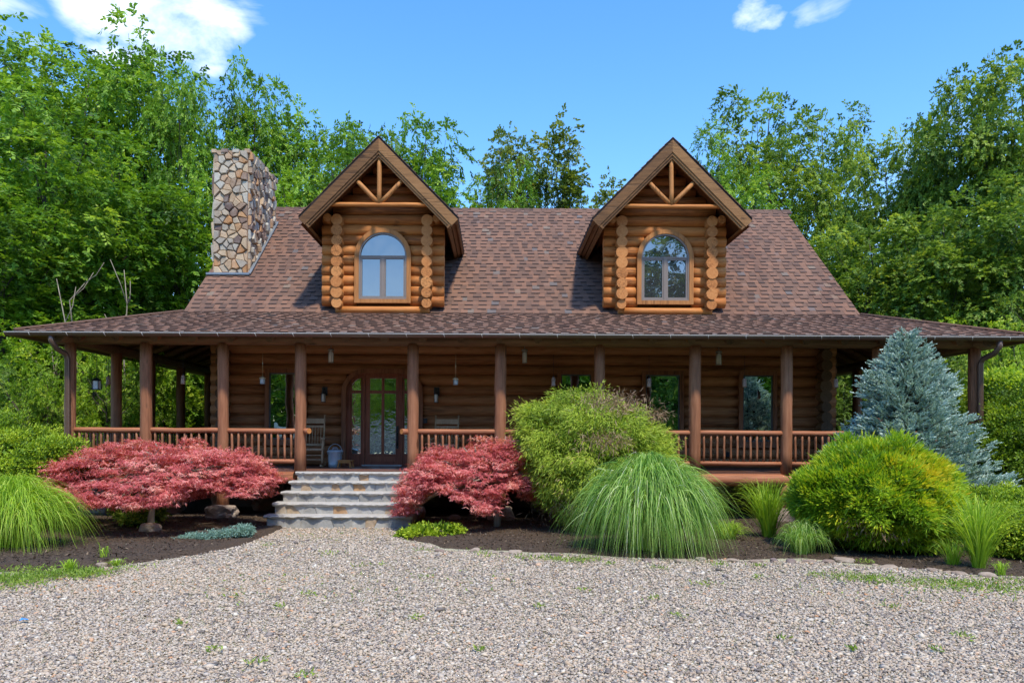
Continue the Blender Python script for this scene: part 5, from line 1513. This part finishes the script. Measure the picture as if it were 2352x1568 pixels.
mound('evergreen_shrub', 'dark glossy evergreen shrub at the right edge behind the blue spruce', 'shrub', 13.9, (2330, 1180),
      [(2210, 1020), (2232, 985), (2262, 960), (2285, 925), (2320, 880), (2352, 850), (2420, 850), (2500, 900)], [(2210, 1050), (2240, 1120), (2300, 1180), (2500, 1190)], 1.2, 24, MAT['yew'], 520, 70, .08, .055, .024, outw=.6, spread=.5, lump=.08, freq=10,
      tone=lambda P: np.full(len(P), -.16))
mound('forsythia_shrub', 'yellow green upright shrub beyond the right downspout', 'shrub', 16.5, (2300, 1010),
      [(2238, 900), (2252, 860), (2275, 842), (2300, 850), (2320, 845), (2352, 870), (2420, 850)], [(2238, 960), (2300, 1010), (2420, 1010)], 1.0, 25, MAT['leafY'], 200, 60, .13, .10, .04, outw=.4, spread=.6, droop=.1, tone=lambda P: np.full(len(P), .2))
mound('boxwood_hedge', 'low bright boxwood shrub under the blue spruce at the right', 'shrub', 11.4, (2290, 1270),
      [(2178, 1170), (2200, 1140), (2225, 1112), (2260, 1104), (2300, 1106), (2352, 1108), (2430, 1110), (2480, 1150)], [(2178, 1210), (2200, 1260), (2300, 1285), (2480, 1285)], .9, 26, MAT['yew'], 520, 70, .065, .042, .02, outw=.6, spread=.5, lump=.075, freq=14,
      tone=lambda P: np.full(len(P), .05))
mound('boxwood_hedge', 'front boxwood shrub cut by the right edge, lower and nearer', 'shrub', 10.2, (2370, 1310),
      [(2262, 1210), (2290, 1175), (2330, 1155), (2380, 1150), (2460, 1150)], [(2262, 1230), (2290, 1300), (2380, 1322), (2460, 1322)], .7, 27, MAT['yew'], 360, 70, .065, .042, .02, outw=.6, spread=.5, lump=.075, freq=14)
mound('juniper', 'low blue green creeping juniper in the mulch left of the steps', 'juniper', 11.75, (485, 1262),
      [(398, 1245), (415, 1232), (440, 1226), (465, 1222), (490, 1224), (515, 1210), (545, 1206), (575, 1204), (583, 1220)],
      [(398, 1248), (420, 1262), (460, 1262), (520, 1256), (560, 1242), (583, 1224)], .32, 28, MAT['juniper'], 200, 50, .035, .035, .011, outw=.5, droop=-.5, spread=.5, lump=.1, freq=9)
mound('nandina', 'small dark leafy shrub in the shade under the left red maple', 'shrub', 12.95, (335, 1210),
      [(262, 1160), (290, 1145), (330, 1140), (365, 1150), (375, 1165)], [(262, 1175), (300, 1205), (345, 1208), (375, 1180)], .35, 29, MAT['leafD'], 90, 45, .06, .05, .024, outw=.4, spread=.6)
mound('pachysandra', 'low bright green groundcover plant at the right foot of the steps', 'plant', 12.1, (980, 1235),
      [(910, 1228), (935, 1215), (960, 1205), (1000, 1206), (1040, 1202), (1062, 1212)], [(910, 1240), (950, 1244), (1010, 1240), (1062, 1225)], .35, 30, MAT['yew'], 110, 40, .045, .05, .026, outw=.3, spread=.6, droop=-.3, tone=lambda P: np.full(len(P), .12))

# blue spruce: tiers of branches set with bottle brush twigs
def spruce():
    r = np.random.RandomState(8); Y0 = 12.7
    top = at(2080, 768, Y0); base = Vector((top.x + .12, Y0, 0)); H = top.z
    prof = [(0, 1.12), (.12, 1.22), (.2, 1.24), (.3, 1.06), (.42, .96), (.5, .98), (.6, .76), (.66, .74), (.74, .72), (.82, .44), (.9, .30), (.96, .16), (1, .04)]
    ph = np.array([q[0] for q in prof]); pr = np.array([q[1] for q in prof])
    tiers = []; t_ = .03
    while t_ < .985: tiers.append(t_); t_ += .052 * (1.1 - .45 * t_)
    PB = []; mb = MB()
    mb.tube([base, base + Vector((-.05, 0, H * .5)), Vector((top.x, Y0, H))], [.09, .05, .012], 8)
    for i, t_ in enumerate(tiers):
        R_ = np.interp(t_, ph, pr); nb = int(max(5, 18 * (.35 + R_ / 1.4)))
        cxx = base.x + (top.x - base.x) * t_
        for k in range(nb):
            az = 2 * math.pi * (k + r.uniform(-.35, .35)) / nb + i * .7
            L_ = R_ * r.uniform(.78, 1.08) * (1 + .14 * math.sin(az * 2 + i * .5))
            if math.cos(az) > 0: L_ *= 1.0 + (.06 if t_ < .3 else 0)
            if math.cos(az) < 0 and .25 < t_ < .5: L_ *= 1.12
            d = np.array([math.cos(az), math.sin(az), 0.]); z0 = t_ * H - L_ * .06
            s0 = np.array([cxx, Y0, z0]); pts = [s0 + d * L_ * u + np.array([0, 0, (.30 * u * u - .10 * u) * L_ * .8]) for u in (0, .33, .66, 1)]
            mb.tube([Vector(p) for p in pts], [.014, .01, .007, .004], 4, cap=False)
            side = np.array([-d[1], d[0], 0])
            nt_ = int(8 + 44 * L_)
            for q in range(nt_):
                u = 1 - .85 * r.uniform(0, 1) ** 1.3
                p = s0 + d * L_ * u + np.array([0, 0, (.30 * u * u - .10 * u) * L_ * .8])
                w = (1 - u) * .55 * L_ + .05
                sg = r.uniform(-1, 1)
                p = p + side * sg * w * .6 + np.array([0, 0, abs(r.normal()) * .045])
                dd = d * .7 + side * sg * .9 + np.array([0, 0, r.uniform(.1, .8)]) + r.normal(size=3) * .15
                PB.append((*p, *(dd / np.linalg.norm(dd)), r.uniform(.09, .16)))
    A = np.array(PB); P, D, L_ = A[:, :3], A[:, 3:6], A[:, 6]
    # needles round every twig
    m_ = 34; j = np.repeat(np.arange(len(P)), m_); n = len(j)
    u = np.tile(np.linspace(0, 1, m_), len(P)); ang = r.uniform(0, 2 * math.pi, n)
    X1 = unit(np.cross(D, r.normal(size=D.shape))); X2 = np.cross(D, X1)
    rd = X1[j] * np.cos(ang)[:, None] + X2[j] * np.sin(ang)[:, None]
    Pn = P[j] + D[j] * (u * L_[j])[:, None]
    Dn = unit(rd + D[j] * (.9 + 1.2 * u[:, None]))
    tn = np.clip(.5 + (r.normal(size=len(P)) * .22)[j] + r.normal(size=n) * .10 + rd[:, 2] * .12, 0, 1)
    me = leaves('needles', Pn, Dn, np.cross(Dn, rd) + .01, r.uniform(.022, .030, n), r.uniform(.011, .015, n), tn, MAT['spruce'])
    o = tag(empty('blue_spruce', tuple(base)), 'conical blue spruce standing before the right end of the porch', 'spruce')
    c = bpy.data.objects.new('needles', me); COL.objects.link(c); c.parent = o; c.location = -base
    mb.build('trunk', MAT['bark'], o)
    print('spruce twigs', len(P))
spruce()

# ornamental grasses
def grass(label, px, py, H, Rr, n, seed, mat, upright=.5, w=.012, base_r=.12, arc=1.0, seg=8, asp=(1, 1), Hvar=.35, name='ornamental_grass', skew=0, dome=False):
    r = np.random.RandomState(seed); b = gnd(px, py)
    az = r.uniform(0, 2 * math.pi, n); k = r.uniform(0, 1, n) ** .6            # k: 0 upright middle, 1 outer arching
    h = H * (1 - Hvar * r.uniform(0, 1, n)) * (1 - (1 - upright) * k ** 2 * .8)
    rr_ = Rr * k * r.uniform(.75, 1.1, n)
    t_ = np.linspace(0, 1, seg)[None]
    # quadratic-ish fountain: rises, bends over, falls
    rad = base_r * r.uniform(0, 1, n)[:, None] + rr_[:, None] * (1.25 * t_ ** 1.15 - .25 * t_ ** 3)
    tus = r.uniform(0, 2 * math.pi, 26); az = np.where(r.uniform(0, 1, n) < .6, tus[r.randint(0, 26, n)] + r.normal(size=n) * .16, az)
    h = h * (1 + .10 * np.sin(az * 5 + seed) * k) * np.where(r.uniform(0, 1, n) < .08, .6, 1)
    dropk = (arc * np.clip(k ** .6 * r.uniform(.7, 1.15, n), 0, 1.02))[:, None]
    z = h[:, None] * (np.sin(t_ * (math.pi / 2) * (1 + dropk)) ** .85 if arc < 0 else np.abs(np.sin(t_ * (math.pi / 2) * (1 + np.minimum(dropk, .985)))) ** .9)
    if dome:
        k = r.uniform(0, 1, n) ** .55; Ra = Rr * .80 * k; u_ = r.uniform(.62, 1.03, n)
        za = H * np.sqrt(np.clip(1 - (Ra / (Rr * 1.02)) ** 2, .05, 1)) * u_
        a_ = np.minimum(t_ / .62, 1); b_ = np.clip((t_ - .62) / .38, 0, 1)
        rad = base_r * r.uniform(0, 1, n)[:, None] * (1 - a_) + Ra[:, None] * (a_ ** 1.1) + b_ * (r.uniform(.10, .26, n) * Rr)[:, None]
        z = za[:, None] * np.sin(a_ * math.pi / 2) ** .95 - (r.uniform(.2, .75, n) * H * (.3 + .7 * k))[:, None] * b_ ** 1.7
    z = np.maximum(z, .012)
    cx_ = b.x + rad * np.cos(az)[:, None] * asp[0] + skew * t_ ** 2 + r.normal(size=(n, 1)) * .02; cy_ = b.y + rad * np.sin(az)[:, None] * asp[1]
    C = np.stack([cx_, cy_, z], -1)
    C[..., 0] += (r.normal(size=(n, 1)) * .17) * t_ ** 2 * Rr; C[..., 1] += (r.normal(size=(n, 1)) * .17) * t_ ** 2 * Rr
    T = unit(C[:, 1:] - C[:, :-1]); S = unit(np.cross(np.stack([np.cos(az), np.sin(az), 0 * az], 1), [0, 0, 1.]) + r.normal(size=(n, 3)) * .35)
    Wt = w * (1 - (t_ * .98) ** 2.2) * r.uniform(.6, 1.2, (n, 1))
    tn = np.clip(.42 + r.normal(size=n) * .26, 0, 1)
    me = blades('blades', C, S, np.broadcast_to(Wt, (n, seg)), tn, mat)
    V = np.empty(len(me.vertices) * 3, dtype=np.float32); me.vertices.foreach_get('co', V); V = V.reshape(-1, 3) - np.array([b.x, b.y, 0], dtype=np.float32); me.vertices.foreach_set('co', V.ravel())
    return tag(link_mesh(name, me, None, (b.x, b.y, 0)), label, 'grass', 'ornamental grass clumps')
grass('huge fountain shaped ornamental grass in front of the cypress mound', 1487, 1266, 1.40, 1.10, 6500, 41, MAT['grassA'], .62, .016, .30, 1.0, 15, (1, .8), .3, dome=True)
grass('large arching ornamental grass cut by the left edge', 25, 1262, 1.06, 1.02, 3000, 42, MAT['grassB'], .6, .014, .25, .95, 14, (1, .8), .35, dome=True)
grass('upright lime green grass clump before the post right of the huge fountain grass', 1765, 1240, 1.02, .62, 420, 43, MAT['grassB'], .8, .011, .06, .35, 9)
grass('small yellow green tuft tucked at the right foot of the huge fountain grass', 1672, 1243, .36, .34, 320, 44, MAT['grassB'], .6, .010, .08, .7, 7)
grass('bluish green low tuft at the left foot of the golden cypress', 1845, 1275, .50, .42, 700, 45, MAT['grassA'], .6, .008, .12, .8, 9, dome=True)
grass('tall lime green grass clump at the right between golden cypress and boxwood', 2248, 1312, 1.0, .62, 330, 46, MAT['grassB'], .75, .012, .05, .4, 9)
grass('thin small grass tuft left of the tall clump at the right', 2190, 1305, .42, .3, 130, 47, MAT['grassB'], .8, .008, .05, .6, 7)
grass('single bent daylily leaf sprout in the left mulch', 240, 1290, .26, .14, 12, 48, MAT['grassB'], .6, .014, .03, 1, 8, name='sprout')
grass('small weed sprout beside the pink edging stone at the left', 268, 1300, .12, .12, 50, 49, MAT['grassB'], .6, .012, .03, .8, 6, name='sprout')
grass('upright little weed at the left border near the weed mat', 160, 1316, .18, .12, 60, 50, MAT['grassB'], .7, .012, .03, .7, 6, name='sprout')
grass('wispy green sprout at the right border edge below the boxwood', 2300, 1322, .2, .16, 40, 51, MAT['grassB'], .7, .010, .03, .7, 6, name='sprout')

# ------------------------------------------------------------------ stones
rk_r = random.Random(3)
def stone(px, py, w, h, tone, label, group=None, name='edging_stone', cat='stone', dep=None):
    if name == 'edging_stone': w *= rk_r.uniform(.65, 1.05); h *= rk_r.uniform(.6, 1.1); py += rk_r.uniform(-2, 3); px += rk_r.uniform(-6, 6)
    q = gnd(px, py); s = F / q.y; sx = w / 2 / s; sz = h / 2 / s; sy = dep or sx * .75
    o = rock_mesh(name, (q.x, q.y + sy, sz * (.75 if name == 'boulder' else .35)), (sx * rk_r.uniform(.7, 1.05), sy * rk_r.uniform(.6, 1), sz * (1.2 if name == 'boulder' else rk_r.uniform(.75, 1.15))), rk_r, tone, None, boxy=rk_r.uniform(.2, .7))
    o.rotation_euler = (0, 0, rk_r.uniform(-.4, .4))
    return tag(o, label, cat, group)
stone(337, 1226, 58, 24, .45, 'mottled flat boulder at the foot of the left red maple', None, 'boulder', 'boulder')
stone(1045, 1200, 36, 20, .3, 'reddish pointed rock beneath the right red maple', None, 'boulder', 'boulder')
stone(1200, 1222, 50, 8, .5, 'flat half buried slab in the mulch right of the right maple trunk', None, 'boulder', 'boulder')
stone(500, 1272, 30, 8, .5, 'thin tan stone at the gravel edge below the juniper', None)
stone(228, 1302, 26, 13, .42, 'small orange edging stone at the left border', None)
stone(262, 1297, 32, 18, .4, 'pinkish rounded edging stone at the left border', None)
E2 = [(988, 1258, 26, 14), (1008, 1270, 24, 14), (1060, 1273, 34, 11), (1086, 1272, 38, 17), (1128, 1276, 40, 12), (1160, 1276, 30, 14), (1185, 1275, 34, 17), (1232, 1280, 44, 15), (1275, 1280, 40, 15), (1308, 1282, 30, 12), (1350, 1284, 44, 13), (1395, 1286, 36, 12), (1445, 1288, 36, 12), (1500, 1290, 40, 12), (1560, 1290, 40, 12), (1610, 1290, 34, 12)]
for k, (x, y, w, h) in enumerate(E2): stone(x, y, w, h, rk_r.uniform(.15, .6), '%s edging stone of the middle bed, counting from the steps' % ORD[k], 'stones edging the middle bed')
E3 = [(1662, 1288, 30, 14), (1690, 1288, 30, 12), (1735, 1291, 62, 16), (1782, 1290, 24, 15), (1820, 1292, 44, 16), (1865, 1292, 46, 14), (1910, 1292, 34, 13), (1955, 1294, 60, 18), (2010, 1302, 30, 12), (2060, 1306, 50, 13), (2105, 1310, 34, 11), (2150, 1312, 34, 14), (2182, 1318, 30, 14), (2215, 1320, 34, 16), (2275, 1328, 56, 22), (2335, 1330, 40, 15)]
for k, (x, y, w, h) in enumerate(E3): stone(x, y, w, h, rk_r.uniform(.05, .5), '%s edging stone right of the huge fountain grass, counting from that grass' % ORD[k], 'stones edging the right bed')
# low wall stones seen under the left maple
for (x, y, w, h, lb) in ((230, 1190, 62, 60, 'blocky stone under the left end of the left red maple'), (395, 1172, 50, 40, 'blocky brown stone behind the left maple trunk'), (500, 1150, 14, 60, 'narrow upright stone behind the left red maple')):
    q = at(x, y, 15.3); o = rock_mesh('stone_block', (q.x, 15.3, h / 2 / 113), (w / 2 / 113, .2, h / 2 / 113), rk_r, .5, None, boxy=.8); tag(o, lb, 'stone block')
# weeds sprinkled over the drive's edge, and the blue scrap
r = np.random.RandomState(15)
WP = [(120, 1325, 45, 60), (30, 1335, 45, 60), (190, 1322, 30, 40), (60, 1318, 60, 30), (270, 1312, 35, 10), (10, 1350, 50, 14), (75, 1345, 40, 8), (235, 1325, 30, 8), (820, 1305, 12, 3), (880, 1303, 14, 4), (975, 1268, 15, 5), (975, 1330, 9, 3), (705, 1370, 10, 3), (960, 1425, 9, 3), (1105, 1270, 22, 6), (1120, 1280, 16, 6), (1200, 1285, 22, 8), (1245, 1285, 22, 8), (1290, 1290, 22, 10), (1345, 1290, 22, 10), (1400, 1300, 9, 5), (1515, 1310, 12, 6), (1650, 1300, 14, 6), (1740, 1330, 10, 4), (1735, 1305, 10, 4), (1620, 1345, 20, 6), (1870, 1325, 14, 5), (1940, 1330, 36, 16), (2010, 1335, 28, 16), (1990, 1296, 14, 8), (2120, 1345, 44, 16), (2240, 1350, 44, 16), (2290, 1355, 52, 16), (2170, 1350, 60, 16), (2340, 1345, 52, 16), (2215, 1470, 12, 4), (1960, 1500, 7, 3), (1800, 1475, 8, 3), (610, 1255, 12, 4), (765, 1275, 18, 4), (540, 1375, 9, 3), (415, 1440, 8, 3), (640, 1400, 8, 3), (485, 1500, 10, 3), (590, 1530, 14, 4), (1100, 1500, 8, 3), (1500, 1380, 12, 4), (1560, 1420, 9, 3), (1340, 1360, 10, 4), (1240, 1400, 8, 3), (2050, 1400, 10, 4), (2150, 1500, 8, 3), (700, 1560, 12, 3)]
PP = []
for (x, y, sx, dens) in WP:
    q = gnd(x, y); s = sx * q.y / F; n_ = int((22 if dens > 9 else 9) * dens ** .9)
    ax_ = r.uniform(-.5, .5); gx_ = r.normal(size=n_) * s * .9
    PP.append(np.stack([q.x + gx_, q.y + gx_ * ax_ + r.normal(size=n_) * s * .9, np.full(n_, .022) + r.uniform(0, .02, n_)], 1))
n_ = 3500; X = r.uniform(-7, 8, n_); Y = r.uniform(5, 13, n_); k = (nz(X, Y, 1.1, 40) > .9) & (Y < bed_edge(X)); PP.append(np.stack([X[k], Y[k], np.full(k.sum(), .02)], 1))
P = np.concatenate(PP); D = unit(np.concatenate([r.normal(size=(len(P), 2)), np.abs(r.normal(size=(len(P), 1))) * 1.1], 1))
me = leaves('weeds', P, D, unit(r.normal(size=P.shape) + [0, 0, 1.5]), r.uniform(.025, .06, len(P)), r.uniform(.008, .018, len(P)), r.uniform(0, 1, len(P)), MAT['weed'])
tag(link_mesh('weeds', me), 'patches of low green weeds and grass growing through the gravel', 'weeds', kind='stuff')
q = gnd(55, 1432); mb = MB(); mb.add([(-.035, -.015, .03), (.01, -.02, .045), (.04, .0, .035), (.02, .02, .04), (-.03, .015, .05)], [(0, 1, 4), (1, 2, 3), (1, 3, 4)])
o = mb.build('blue_scrap', plain('blue plastic', (.05, .30, .75), .3, 0, .1), None); o.location = (q.x, q.y, 0); tag(o, 'tiny crumpled blue plastic scrap on the gravel at the left', 'litter')
